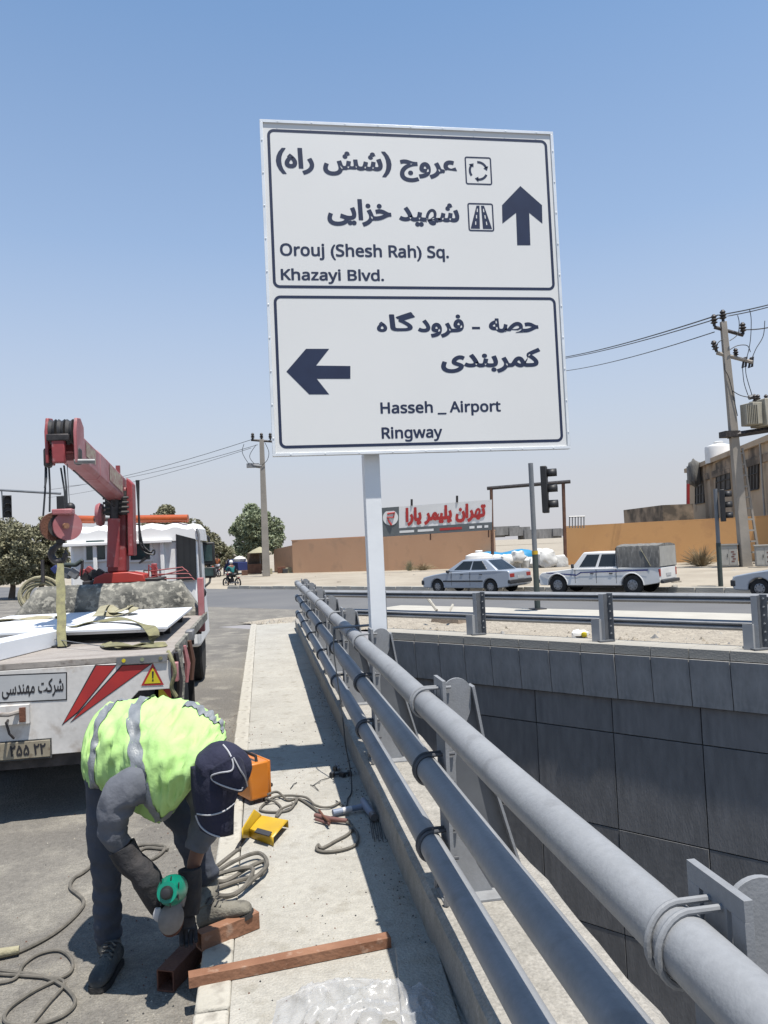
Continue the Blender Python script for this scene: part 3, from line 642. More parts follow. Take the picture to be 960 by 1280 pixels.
# clamp bits and electrodes scattered by the plinth
b = MB()
for (x, y) in ((420, 960), (428, 968), (437, 966), (415, 968)):
    b.box(g(x, y, .02), (.05, .03, .03), 'trim', Matrix.Rotation(random.random() * 3, 3, 'Z'))
b.tube([g(418, 968, .02), g(440, 966, .02)], .01, 'trim'); b.tube([g(420, 955, .03), g(424, 962, .02)], .012, 'galv')
tag(b.build('earth_clamp'), 'dark metal earth clamp on the sidewalk beside the plinth', 'clamp')
b = MB()
for i in range(9):
    x = 462 + i * 2.6; b.tube([g(x, 1022 + (i % 3) * 3, .008), g(x + 4, 1048 + (i % 2) * 4, .008)], .0022, 'trim', 5)
tag(b.build('welding_rods', smooth=False), 'thin dark welding rods lying in the shade beside the plinth', 'welding rods', kind='stuff')
for (p, q), wl in zip((((391, 982), (412, 972)), ((388, 981), (398, 988)), ((363, 986), (371, 978))), ('longest scrap of bent wire on the sidewalk left of the earth clamp', 'short wire scrap crossing the longest one', 'tiny wire scrap nearest the orange welding machine')):
    tag(MB().tube([g(*p, .006), g((p[0] + q[0]) / 2, (p[1] + q[1]) / 2 - 2, .012), g(*q, .006)], .003, 'trim', 5).build('wire_scrap'), wl, 'wire', 'wire scraps on the sidewalk')
# hanging black cable on the railing clamp
rc = thing('welding_clamp', 'steel bar clamp set across the top pipe beside the sign post', 'clamp', (.68, 6.0, 1.12))
MB().tube([(.53, 5.98, 1.12), (.86, 5.98, 1.125)], .010, 'galv').build('bar', rc, world=True)
MB().tube([(.53, 5.98, 1.125), (.53, 5.98, 1.03)], .011, 'galv').build('jaw', rc, world=True)
MB().tube([(.82, 5.98, 1.125), (.82, 5.98, 1.05)], .013, 'dark_steel').build('jaw', rc, world=True)
lay('hanging_cable', [(.53, 5.95, 1.11), (.515, 5.9, .95), (.53, 5.8, .7), (.545, 5.7, .45), (.55, 5.65, .3), (.57, 5.6, .15), (.565, 5.5, .02), (.52, 5.35, .012), (.49, 5.2, .012), g(420, 1001)], .005, 'black_cable', 'black cable hanging from the clamp down to the sidewalk')
# steel beams
def bar_beam(name, a, e, w, h, m, label):
    a, e = V(a), V(e); d = (e - a).normalized(); sd2 = V((-d.y, d.x, 0)).normalized() * w / 2; up = V((0, 0, h))
    b = MB(); n = 8
    rings = [[q - sd2, q + sd2, q + sd2 + up, q - sd2 + up] for q in [a.lerp(e, i / n) for i in range(n + 1)]]
    b.loft(rings, m, cap=False)
    # hollow ends
    t = .006; s2 = sd2 * (1 - 2 * t / w)
    for q, dd in ((a, d), (e, -d)):
        ins = q + dd * .10; z1 = V((0, 0, t)); z2 = V((0, 0, h - t))
        o = [q - sd2, q + sd2, q + sd2 + up, q - sd2 + up]; i_ = [q - s2 + z1, q + s2 + z1, q + s2 + z2, q - s2 + z2]; k = [p + dd * .10 for p in i_]
        b.add(o + i_ + k, [(0, 1, 5, 4), (1, 2, 6, 5), (2, 3, 7, 6), (3, 0, 4, 7), (4, 5, 9, 8), (5, 6, 10, 9), (6, 7, 11, 10), (7, 4, 8, 11), (8, 9, 10, 11)], m)
    return tag(b.build(name, bevel=.002), label, 'steel beam')
bar_beam('steel_beam', on_z(236, 1232, .002), on_z(487, 1181, .002), .055, .045, 'rust', 'long rusty square steel tube laid across the sidewalk')
bar_beam('steel_beam', on_z(249, 1187, .002), on_z(321, 1158, .002), .055, .075, 'rust', 'short rusty steel tube under the worker\'s front boot')
bar_beam('steel_beam', on_z(207, 1240, ROAD + .002), on_z(243, 1200, ROAD + .002), .08, .09, 'rust_dark', 'short dark brown steel offcut on the asphalt below the kerb')
# broken concrete slab in the shade and the plastic sheet
b = MB(); sl = [on_z(504, 1290, .002), on_z(494, 1190, .002), on_z(545, 1184, .002), on_z(578, 1290, .002)]; b.prism(sl, (0, 0, .022), 'concrete')
tag(b.build('paving_slab', bevel=.006), 'loose flat concrete slab in the railing shade by the plastic sheet', 'slab')
random.seed(5); b = MB(); nx, ny = 90, 56; vs = []
from mathutils import noise
for j in range(ny + 1):
    for i in range(nx + 1):
        u, v = i / nx, j / ny; p = on_z(338 + 230 * u, 1300, 0).lerp(on_z(338 + 215 * u + 8, 1226 + 26 * (2 * u - 1) ** 2, 0), v)
        e = min(1, 5 * min(u, 1 - u), 4 * (1 - v)); z = .005 + e * (.022 + .03 * abs(noise.noise(V((p.x * 5, p.y * 6, 3)))) + .035 * (1 - abs(noise.noise(V((p.x * 11, p.y * 10, 1)))) * 2) ** 2 + .012 * abs(noise.noise(V((p.x * 38, p.y * 33, 1)))))
        vs.append(V((p.x, p.y, z)) + V((noise.noise(p * 9), noise.noise(p * 8 + V((5, 5, 5))), 0)) * .02)
b.add(vs, [(j * (nx + 1) + i, j * (nx + 1) + i + 1, (j + 1) * (nx + 1) + i + 1, (j + 1) * (nx + 1) + i) for j in range(ny) for i in range(nx)], 'poly')
tag(b.build('plastic_sheet', ang=60), 'crumpled clear white plastic sheet on the sidewalk at the bottom edge', 'plastic sheet')
# cables on the road at left
h = lambda x, y, z=ROAD + .012: on_z(x, y, z)
lay('extension_cord', [h(-40, 1205), h(0, 1196), h(30, 1187), h(70, 1165), h(98, 1140), h(104, 1125), h(88, 1110), h(92, 1098), h(105, 1090), h(130, 1070), h(160, 1062), h(178, 1056), h(205, 1058), h(200, 1068), h(183, 1076), h(170, 1070), h(182, 1060), h(210, 1062)], .010, 'cable', 'grey power cord curving across the asphalt behind the worker\'s left leg')
lay('power_cable', [h(-40, 1232), h(15, 1225), h(30, 1205), h(50, 1192), h(75, 1188), h(90, 1200), h(88, 1215), h(70, 1225), h(40, 1240), h(10, 1262), h(8, 1278), h(40, 1282), h(78, 1270), h(94, 1252), h(78, 1232), h(50, 1220), h(0, 1213), h(-40, 1206)], .008, 'cable', 'thin grey cable looped on the asphalt at the bottom left')
lay('power_cable', [h(-30, 1216), h(60, 1222), h(80, 1230), h(60, 1255), h(36, 1285), h(20, 1310)], .007, 'cable', 'thin cable crossing the looped cable at the bottom left corner')
b = MB(); b.tube([h(-14, 1194, ROAD + .03), h(24, 1187, ROAD + .03)], [.024, .018], 'strap_pale', 10); tag(b.build('cable_plug'), 'pale taped cable joint on the asphalt at the left edge', 'plug')
# grit and crumbs swept against the kerb and plinth
random.seed(77); b = MB()
for i in range(1500):
    k = random.random()
    if k < .45: p = V((-.33 - abs(random.gauss(0, .5)), random.uniform(2.6, 9), ROAD))
    elif k < .75: p = V((.66 - abs(random.gauss(0, .07)), random.uniform(2.6, 10), 0))
    else: p = V((random.uniform(-.18, .66), random.uniform(2.6, 8), 0))
    r = random.uniform(.0015, .0045) * (1 + p.y * .12); a_ = random.random() * 6
    q = [p + V((math.cos(a_ + j * 2.1) * r, math.sin(a_ + j * 2.1) * r, 0)) for j in range(3)]; b.add(q + [p + V((0, 0, r * 1.1))], [(0, 1, 3), (1, 2, 3), (2, 0, 3)], random.choice(['gravel', 'trim', 'kerb', 'rust_dark']))
tag(b.build('grit', smooth=False), 'fine grit and crumbs scattered over the sidewalk and along the kerb', 'grit', kind='stuff')

# ================================================================ CRANE TRUCK
RY = 5.86
tk = thing('crane_truck', 'white flatbed truck with a red crane boom parked along the sidewalk, seen from behind', 'crane truck', (-1.75, 8.5, ROAD))
TL, TR = -2.8, -.69
def tz(x, y, Y=RY): p = on_y(x, y, Y); return p
b = MB(); b.prism([(TL, RY, .36), (-1.26, RY, .36), (-1.07, RY, .61), (-.92, RY, .765), (TR, RY, .765), (TR, RY, .975), (TL, RY, .975)], (0, .035, 0), 'truck_white')
fas = b.build('rear_panel', tk, bevel=.004, world=True)
MB().box(((TL + TR) / 2, (RY + 9.5) / 2, 1.0), (TR - TL, 9.5 - RY, .05), 'deck').build('deck', tk, bevel=.006, world=True)
b = MB(); b.box((-1.745, 9.35 - 1.7, .93), (2.0, 3.3, .08), 'dark_steel')
for x in (-2.1, -1.4): b.box((x, 9.2, .72), (.08, 6.6, .2), 'dark_steel')
for y in (6.3, 7.0, 8.2, 9.2): b.box((-1.75, y, .86), (2.05, .07, .1), 'dark_steel')
b.box((-1.75, 7.7, .62), (1.5, 3.0, .5), 'rubber'); b.build('chassis_and_shade_block', tk, world=True)  # rubber box: hidden underbody block added to deepen the shade beneath the bed
MB().box((-1.9, RY + .08, .33), (1.7, .1, .12), 'dark_steel').build('bumper_bar', tk, world=True)
def rpoly(pts, name, m, par, Y=RY, off=.003, world=True):
    vs = [V((tz(x, y, Y).x, Y - off, tz(x, y, Y).z)) for x, y in pts]
    return MB().add(vs, [tuple(range(len(vs)))], m).build(name, par, False, world=True)
rpoly([(119, 831), (146, 831), (97.5, 891), (77, 907)], 'red_chevron', 'black_print', fas, off=.002)
rpoly([(152, 831), (191, 829), (87, 904), (96, 893)], 'red_chevron', 'black_print', fas, off=.002)
rpoly([(120.5, 832), (144.5, 832), (97, 889.5), (79.5, 904)], 'red_chevron', 'red_print', fas, off=.004)
rpoly([(153.5, 832), (187.5, 830.5), (90, 901), (97.5, 893)], 'red_chevron', 'red_print', fas, off=.004)
# company board
rpoly([(-60, 846), (84, 840), (84, 875), (-60, 882)], 'name_board', 'black_print', fas, off=.003)
rpoly([(-60, 847.5), (82.6, 841.6), (82.6, 873.6), (-60, 880.5)], 'name_board_face', 'plate_white', fas, off=.005)
a = tz(-13, 872); e = tz(80, 867); t1 = tz(40, 849)
text_part('lettering', shape('شرکت مهندسی نیـ').replace('ـ', ''), (a.x, RY, tz(40, 872).z), (1, 0, 0), (0, 0, 1), e.x - a.x, t1.z - tz(40, 872).z, 'black_print', fas, .02, .007, False)
# number plate
npx0, npx1 = tz(-40, 935).x, tz(63, 935).x; zt, zb = tz(40, 926).z, tz(40, 947).z
o = MB().box(((npx0 + npx1) / 2, RY - .006, (zt + zb) / 2), (npx1 - npx0, .01, zt - zb), 'old_plate').build('number_plate', fas, bevel=.003, world=True)
text_part('lettering', '\u06f2\u06f5\u06f5 \u06f2\u06f2', (tz(13, 940).x, RY - .011, zb + .02), (1, 0, 0), (0, 0, 1), tz(58, 940).x - tz(13, 940).x, zt - zb - .04, 'black_print', o, .03, .002, False)
rr = MB().box(((npx0 + npx1) / 2, RY - .003, (zt + zb) / 2), (npx1 - npx0 + .02, .006, zt - zb + .02), 'boot').build('plate_holder', fas, world=True)
# warning triangle
rpoly([(191, 829), (176.5, 857), (205, 856)], 'warning_triangle', 'red_print', fas, off=.004)
rpoly([(191, 834.5), (180.5, 854.5), (201, 853.5)], 'warning_face', 'yellow_print', fas, off=.006)
rpoly([(190, 839), (192.5, 839), (192, 847.5), (190.4, 847.5)], 'exclamation_mark', 'black_print', fas, off=.008)
rpoly([(190.2, 849), (192.2, 849), (192.2, 851.2), (190.2, 851.2)], 'exclamation_mark', 'black_print', fas, off=.008)
# reflector board in the cut-out
b = MB(); p0, p1 = tz(198, 862, 5.93), tz(214, 880, 5.93); x0, x1, z1, z0 = p0.x, p1.x, p0.z, p1.z
b.box(((x0 + x1) / 2, 5.94, (z0 + z1) / 2), (x1 - x0, .01, z1 - z0), 'yellow_print'); b.add([(x0 + .03, 5.932, z1), (x1, 5.932, z1), (x1, 5.932, z0 + .03)], [(0, 1, 2)], 'red_print')
b.build('reflector_board', tk, False, world=True)
# towing eye
th = MB(); c = tz(12, 893, RY); th.box((c.x + .04, RY - .02, c.z), (.2, .04, .13), 'truck_white')
th.tube([c + V((-.08, -.03, .02)), c + V((-.05, -.11, .025)), c + V((.03, -.12, .02)), c + V((.07, -.04, .02))], .016, 'deck', 8)
th.tube([c + V((.0, -.03, -.03)), c + V((-.0, -.08, -.04)), c + V((.02, -.08, -.12)), c + V((.04, -.05, -.16))], .009, 'dark_steel', 6)
th.box((c.x + .1, RY - .045, c.z + .0), (.04, .02, .1), 'rust_dark'); th.build('tow_hitch', tk, world=True)
# spirit level strip
lv = MB(); p0, p1 = tz(146, 822), tz(209, 817); lv.box(((p0.x + p1.x) / 2, RY - .012, .992), (p1.x - p0.x, .012, .05), 'galv')
for x, mm in ((155, 'yellow_print'), (178, 'leaf_green'), (201, 'strap_yellow')):
    q = tz(x, 820); lv.cyl((q.x, RY - .022, .993), (q.x, RY - .017, .993), .014, mm, 12)
lv.build('level_strip', tk, world=True)
# headboard wrapped in worn canvas
b = MB(); rings = []
prof = [(0, 0), (0, .30), (.05, .40), (.14, .44), (.26, .43), (.33, .36), (.34, 0)]
for i in range(41):
    x = -2.86 + 2.12 * i / 40; k = min(1, (41 - i) / 5, (i + 1) / 7)
    rings.append([V((x, 9.2 + py + random.uniform(-.01, .01), 1.0 + pz * (k if pz > .1 else 1) + random.uniform(-.008, .008))) for py, pz in prof])
b.loft(rings, 'tarp'); b.build('headboard', tk, ang=70, world=True)
MB().box((-.715, 9.18, 1.15), (.07, .1, .62), 'boom_red').build('stake_post', tk, bevel=.01, world=True)
b = MB(); b.box((-.68, 7.8, 1.0), (.03, 3.2, .09), 'tarp'); b.build('side_rail', tk, bevel=.006, world=True)
for (x, y, z, l, m) in ((-.655, 5.98, .80, .42, 'dark_steel'), (-.64, 6.9, .82, .34, 'wood_brown'), (-.65, 6.55, .84, .30, 'boom_red'), (-.66, 6.2, .78, .45, 'tarp')):
    MB().tube([(x - .01, y, z + l / 2), (x + .012, y + .02, z), (x + .0, y + .01, z - l / 2)], [.02, .026, .016], m, 6).build('hanging_strap', tk, world=True)
b = MB(); b.tube(smoothpath([(-.71, 5.9, 1.03), (-.68, 5.84, .98), (-.66, 5.84, .88), (-.69, 5.86, .78), (-.66, 5.88, .7)], 5), .016, 'strap_yellow', 6); b.build('tie_rope', tk, world=True)
MB().box((-.665, 5.9, .88), (.05, .06, .14), 'boom_red').build('corner_lamp', tk, bevel=.006, world=True)
MB().box((-.66, 7.1, 1.02), (.07, .16, .09), 'galv').build('ratchet_box', tk, bevel=.01, world=True)
# wheels
def wheel(par, x, y, r, w, nm='wheel', hub='hubcap', zc=None):
    z = ROAD + r if zc is None else zc
    t = MB(); t.lathe([(r * .58, -w / 2), (r * .9, -w / 2), (r * .985, -w * .38), (r, -w * .2), (r, w * .2), (r * .985, w * .38), (r * .9, w / 2), (r * .58, w / 2)], (x, y, z), (1, 0, 0), 'rubber', 28)
    o = t.build(nm, par, world=True)
    h2 = MB(); h2.lathe([(r * .2, -w * .3), (r * .62, -w * .42), (r * .62, w * .42), (r * .2, w * .3)], (x, y, z), (1, 0, 0), hub, 20); h2.build('rim', o, world=True); return o
for x in (-.88, -1.14, -2.36, -2.62): wheel(tk, x, 7.55, .42, .22, hub='dark_steel')
for x in (-1.02, -2.48): wheel(tk, x, 11.75, .42, .24, hub='dark_steel')
for x in (-.98, -2.5): MB().box((x, 8.35, .35), (.46, .02, .5), 'rubber').build('mudflap', tk, world=True)
# cab
cb = MB(); CX0, CX1, CY0, CY1 = -2.58, -.87, 10.95, 12.75
cb.hexa([V((CX0, CY0, .45)), V((CX1, CY0, .45)), V((CX1, CY1, .45)), V((CX0, CY1, .45))], [V((CX0 + .02, CY0, 1.95)), V((CX1 - .02, CY0, 1.95)), V((CX1 - .06, CY1 - .12, 1.95)), V((CX0 + .06, CY1 - .12, 1.95))], 'cab_white')
cab = cb.build('cab', tk, bevel=.05, world=True)
b = MB(); rings = []
for i in range(26):
    x = CX0 - .01 + (CX1 - CX0 + .02) * i / 25; zz = 2.17 + .02 * math.sin(i * 1.3) - (.10 if i in (0, 25) else 0)
    rings.append([V((x, CY0 - .03, 1.93)), V((x, CY0 - .03, zz - .07)), V((x, CY0 + .1, zz)), V((x, CY1 - .4, zz + .02)), V((x, CY1 - .1, zz - .1)), V((x, CY1 - .1, 1.93))])
b.loft(rings, 'cab_white'); b.build('roof', cab, world=True)
MB().box(((CX0 + CX1) / 2 - .2, CY0 - .05, 1.93), (1.42, .1, .05), 'cab_white').build('rain_gutter', cab, bevel=.01, world=True)
for (xa, xb) in ((108, 132), (163, 188)):
    p0, p1 = on_y(xa, 676, CY0), on_y(xb, 699, CY0); cx, cz = (p0.x + p1.x) / 2, (p0.z + p1.z) / 2; w, hh = p1.x - p0.x, p0.z - p1.z
    fr = MB().box((cx, CY0 - .012, cz), (w + .07, .03, hh + .07), 'cab_white').build('rear_window', cab, bevel=.01, world=True)
    MB().box((cx, CY0 - .02, cz), (w, .03, hh), 'glass_teal').build('pane', fr, bevel=.006, world=True)
for x in (-2.23, -1.35): MB().box((x, CY0 - .03, 1.66), (.055, .05, .55), 'cab_white').build('cab_rib', cab, bevel=.01, world=True)
for x in (-2.05, -1.55):
    MB().tube([(x - .05, CY0 - .01, 1.5), (x - .05, CY0 - .05, 1.54), (x + .05, CY0 - .05, 1.54), (x + .05, CY0 - .01, 1.5)], .01, 'dark_steel').build('grab_handle', cab, world=True)
b = MB(); b.loft([[V((-1.16 + i * .026, CY0 - .035 - .006 * (i % 3), 2.02 - .008 * i)), V((-1.16 + i * .026, CY0 - .035 - .006 * (i % 3), 1.38)), V((-1.16 + i * .026, CY0 + .02, 1.38)), V((-1.16 + i * .026, CY0 + .02, 2.0 - .008 * i))] for i in range(11)], 'curtain'); b.build('side_curtain', cab, world=True)
MB().tube([(-.875, CY0 - .04, 2.08), (-.85, CY0 - .06, 2.0), (-.84, CY0 - .06, 1.4)], .018, 'galv').build('corner_pillar', cab, world=True)
# mirrors at the right
for (x0, y0, x1, y1, D, nm) in ((253, 678, 269, 706, 12.4, 'mirror'), (255, 709, 270, 722, 12.3, 'mirror')):
    p0, p1 = P(x0, y0, D), P(x1, y1, D); c = (p0 + p1) / 2
    o = MB().box(c, (p1.x - p0.x, .09, p0.z - p1.z), 'black').build(nm, tk, bevel=.02, world=True)
    MB().box(c + V((-.01, -.048, .01)), ((p1.x - p0.x) * .7, .008, (p0.z - p1.z) * .7), 'glass_teal').build('mirror_glass', o, world=True)
MB().tube([P(248, 664, 12.4), P(256, 668, 12.4), P(261, 672, 12.4), P(262, 680, 12.4)], .018, 'black').build('mirror_arm', tk, world=True)
MB().tube([P(262, 706, 12.4), P(263, 712, 12.35)], .016, 'black').build('mirror_arm', tk, world=True)
MB().tube([P(263, 722, 12.3), P(262, 728, 12.2), P(254, 735, 12), P(252, 742, 12)], .018, 'black').build('mirror_arm', tk, world=True)
MB().ball(P(249, 668, 12), (.07, .05, .09), 'black', 12).build('spot_mirror', tk, world=True)
MB().ball(P(254, 741, 11.8), (.05, .05, .07), 'black', 12).build('side_lamp', tk, world=True)
# orange tube over the cab
ot = MB().tube([P(88, 649, 10.75), P(118, 649.5, 10.75)], .055, 'orange_tube', 16).build('beacon_bar', tk, world=True)
MB().tube([P(163, 649, 10.75), P(235, 648, 10.75)], .055, 'orange_tube', 16).build('beacon_bar', tk, world=True)
MB().tube([P(116, 649.5, 10.75), P(165, 649, 10.75)], .03, 'dark_steel', 10).build('beacon_bar_core', tk, world=True)
# crane
CYY = 10.2
b = MB(); b.box((-1.72, CYY, 1.32), (.95, .5, .28), 'dark_steel'); b.prism([(-2.06, CYY - .3, 1.42), (-1.44, CYY - .3, 1.42), (-1.46, CYY - .3, 1.51), (-1.64, CYY - .3, 1.55), (-1.92, CYY - .3, 1.55), (-2.04, CYY - .3, 1.50)], (0, .5, 0), 'crane_bright')
b.build('crane_base', tk, bevel=.01, world=True)
mb0 = V((-1.80, CYY, 1.55)); mt = V((-1.74, CYY, 2.80))
b = MB()
b.hexa([mb0 + V(v) for v in ((-.12, -.13, 0), (.11, -.13, 0), (.11, .13, 0), (-.12, .13, 0))], [V((-1.77, CYY, 2.62)) + V(v) for v in ((-.085, -.10, 0), (.11, -.10, 0), (.11, .10, 0), (-.085, .10, 0))], 'crane_red')
mast = b.build('mast', tk, bevel=.02, world=True)
MB().cyl((-1.83, CYY - .23, 1.62), (-1.80, CYY - .23, 2.22), .075, 'crane_red', 16).build('lift_cylinder', mast, world=True)
MB().cyl((-1.80, CYY - .22, 2.2), (-1.78, CYY - .22, 2.5), .05, 'dark_steel', 14).build('piston_rod', mast, world=True)
b = MB()
for k in range(4): b.tube([(-1.93, CYY - .2, 2.3 + k * .06), (-1.62, CYY - .22, 2.3 + k * .06)], .018, 'grease', 6)
b.box((-1.78, CYY - .1, 2.42), (.26, .18, .3), 'grease'); b.build('knuckle', mast, world=True)
b = MB(); b.hexa([V((-1.66, CYY - .16, 1.75)), V((-1.59, CYY - .16, 1.75)), V((-1.59, CYY + .1, 1.75)), V((-1.66, CYY + .1, 1.75))], [V((-1.65, CYY - .16, 2.74)), V((-1.58, CYY - .16, 2.66)), V((-1.58, CYY + .1, 2.66)), V((-1.65, CYY + .1, 2.74))], 'crane_red'); b.build('side_plate', mast, bevel=.01, world=True)
b = MB(); b.lathe([(.13, -.04), (.15, 0), (.13, .04)], (-1.98, CYY - .15, 2.28), (1, 0, 0), 'boom_red', 18); b.build('hose_reel', mast, world=True)
for k in range(4):
    MB().tube(smoothpath([(-1.53 + .01 * k, CYY - .15, 2.7), (-1.50, CYY - .2, 2.2 - .1 * k), (-1.50 + .05 * k, CYY - .22, 1.9 - .05 * k), (-1.40 + .02 * k, CYY - .2, 1.75 + .02 * k), (-1.52, CYY - .2, 1.65)], 5), .011, 'black', 6).build('hydraulic_hose', mast, world=True)
# boom
bt = P(80, 552, 6.9); bm = P(150, 616, 10.15); bd = (bm - bt).normalized(); bu = (V((0, 0, 1)) - bd * bd.z).normalized(); bs = bd.cross(bu)
if bs.x < 0: bs = -bs
def brect(c, w, hh, ch=.04): return [c + bs * x + bu * z for x, z in ((-w + ch, -hh), (w - ch, -hh), (w, -hh + ch), (w, hh - ch), (w - ch, hh), (-w + ch, hh), (-w, hh - ch), (-w, -hh + ch))]
L0 = bt + bd * .15; L1 = bt + bd * 1.2; L2 = bt + bd * 3.2; L3 = bm + bd * .1
boom = MB().loft([brect(L1, .112, .16), brect(L2, .118, .17), brect(L3, .10, .125)], 'boom_red').build('boom', tk, bevel=.008, world=True)
MB().loft([brect(L0, .10, .15), brect(L1 + bd * .02, .107, .154)], 'boom_red').build('boom_extension', boom, bevel=.008, world=True)
pa = bt + bd * 1.75 + bs * .119 ; MB().add([pa + bu * -.08, pa + bu * .10, pa + bd * .95 + bu * .10 + bs * .004, pa + bd * .95 + bu * -.09 + bs * .004], [(0, 1, 2, 3)], 'boom_print').build('worn_print', boom, False, world=True)
pa = bt + bd * .45 + bs * .1075; MB().add([pa + bu * -.05, pa + bu * .09, pa + bd * .5 + bu * .09, pa + bd * .5 + bu * -.05], [(0, 1, 2, 3)], 'boom_print').build('worn_print', boom, False, world=True)
MB().box(L2 + bu * .24, (.05, .05, .2), 'crane_red').build('boom_stop', boom, world=True)
MB().tube([L0 - bu * .24 + bs * .05, L2 - bu * .26], .008, 'black_cable', 6).build('boom_cable', boom, world=True)
# boom head: cheeks, sheaves
head = MB().box(bt + bd * .12, (.2, .1, .16), 'crane_red').build('boom_head', tk, bevel=.01, world=True)
for sx in (-.135, .105):
    c = bt + bs * sx
    MB().prism([c + V((0, y * .85, z * .92)) for y, z in ((-.12, -.22), (.14, -.22), (.22, -.05), (.22, .17), (.08, .24), (-.08, .22), (-.14, .08))], bs * .028, 'boom_red' if sx > 0 else 'crane_red').build('cheek_plate', head, bevel=.006, world=True)
for sx in (-.085, -.01, .06):
    MB().lathe([(.08, -.026), (.118, -.026), (.1, 0), (.118, .026), (.08, .026)], bt + bs * sx + V((0, 0, .085)), bs, 'grease' if sx else 'galv', 20).build('sheave', head, world=True)
MB().box(bt + V((-.02, -.1, -.10)), (.11, .07, .21), 'crane_red').build('head_bracket', head, bevel=.01, world=True)
MB().box(bt + V((-.02, -.12, .02)), (.19, .05, .06), 'dark_steel').build('head_pin', head, bevel=.008, world=True)
MB().box(bt + V((-.13, -.04, -.15)), (.055, .12, .17), 'grease').build('head_block', head, bevel=.02, world=True)
MB().box(bt + V((.12, -.02, -.14)), (.06, .1, .15), 'grease').build('head_block', head, bevel=.02, world=True)
MB().cyl(bt + V((.1, -.08, -.19)), bt + V((.27, -.05, -.19)), .022, 'galv', 10).build('side_pin', head, world=True)
# hook block and cables
hb = thing('hook_block', 'red round hook block hanging on cables from the crane boom', 'hook block', P(76, 690, 6.75))
hc = P(76, 658, 6.75)
for dx in (-.07, .035):
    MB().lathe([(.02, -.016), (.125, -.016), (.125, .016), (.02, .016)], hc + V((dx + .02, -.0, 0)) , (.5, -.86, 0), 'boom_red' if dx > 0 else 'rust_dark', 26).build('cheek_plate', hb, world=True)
MB().lathe([(.02, -.03), (.105, -.045), (.09, 0), (.105, .045), (.02, .03)], hc + V((-.02, .02, 0)), (.5, -.86, 0), 'grease', 22).build('sheave', hb, world=True)
MB().cyl(hc + V((.05, -.06, 0)), hc + V((.07, -.085, 0)), .026, 'rust', 10).build('pin', hb, world=True)
MB().box(hc + V((.03, -.02, .125)), (.17, .12, .05), 'boom_red').build('cap_plate', hb, bevel=.01, world=True)
hp = [P(76, 677, 6.75), P(74, 681, 6.75), P(67, 686, 6.75), P(64, 693, 6.75), P(68, 700, 6.75), P(74, 702.5, 6.75), P(80, 699, 6.75), P(82, 692, 6.75), P(81, 688, 6.75)]
MB().tube(smoothpath(hp, 4), [.024] * 4 + [.026] * 4 + [.03] * 16 + [.022] * 5 + [.012] * 4, 'dark_steel', 10).build('hook', hb, world=True)
MB().cyl(P(76, 674, 6.75), P(76, 679, 6.75), .04, 'dark_steel', 12).build('swivel', hb, world=True)
for (xa, ya, xb, yb) in ((57, 578, 54, 645), (61, 580, 62, 640), (76, 585, 83, 640), (80, 582, 84, 638), (58, 585, 56, 610)):
    MB().tube([P(xa, ya, 6.85), P((xa + xb) / 2 + 1, (ya + yb) / 2, 6.8), P(xb, yb, 6.78)], .0085, 'black_cable', 6).build('cable', hb, world=True)
MB().tube([P(84, 580, 6.85), P(87, 632, 6.8)], .004, 'galv', 5).build('cable', hb, world=True)
MB().ball(P(88, 634, 6.8), .042, 'black', 12).build('cable_weight', hb, world=True)
# yellow sling
yb_ = V((-1.63, 6.62, 1.04)); yt = P(75, 700, 6.75)
b = MB(); n = 12; rings = []
for i in range(n + 1):
    c = yt.lerp(yb_, i / n) + V((.004 * math.sin(i * 1.7), 0, 0)); w = .024 + .012 * min(1, i / 3)
    rings.append([c + V((-w, -.004, 0)), c + V((w, -.006, 0)), c + V((w, .004, 0)), c + V((-w, .006, 0))])
b.loft(rings, 'strap_yellow'); tag(b.build('lifting_sling'), 'worn yellow lifting sling hanging straight down from the crane hook', 'sling')
def ribbon(name, pts, w, m, label, up=V((0, 0, 1))):
    pts = smoothpath(pts, 8); rings = []
    for i, p in enumerate(pts):
        d = (pts[min(i + 1, len(pts) - 1)] - pts[max(i - 1, 0)]).normalized(); s_ = d.cross(up); s_ = s_.normalized() if s_.length > .05 else V((1, 0, 0))
        tw = .35 * math.sin(i * .35); s_ = (s_ + up * tw).normalized(); nn = s_.cross(d) * .003
        rings.append([p - s_ * w - nn, p + s_ * w - nn, p + s_ * w + nn, p - s_ * w + nn])
    return tag(MB().loft(rings, m).build(name), label, 'strap')
zs = 1.16
gs = lambda x, y, z=zs: on_z(x, y, z)
ribbon('webbing_strap', [gs(-30, 779), gs(20, 774), gs(60, 772), gs(75, 771)], .05, 'strap_pale', 'pale strap lying across the white panels at the left edge')
ribbon('webbing_strap', [gs(90, 783), gs(120, 777), gs(150, 774, 1.18), gs(178, 780), gs(190, 788, 1.15), gs(192, 800, 1.08), gs(180, 805, 1.05), gs(155, 808, 1.04), gs(133, 804, 1.045), gs(140, 808, 1.05), gs(175, 808, 1.045), gs(208, 805, 1.045)], .045, 'strap_yellow', 'yellowish strap looping over the white panels onto the truck deck')
ribbon('webbing_strap', [gs(122, 770, 1.2), gs(132, 757, 1.24), gs(145, 764, 1.2), gs(163, 758, 1.22), gs(165, 765, 1.18), gs(140, 768, 1.17), gs(128, 764, 1.2)], .05, 'strap_pale', 'bunched beige strap in a heap on the far edge of the white panels')
tag(MB().tube([P(0, 795, 6.5), P(60, 798, 6.4), P(130, 808, 5.9)], .004, 'galv', 5).build('tie_wire'), 'thin wire lying over the truck deck below the white panels', 'wire')
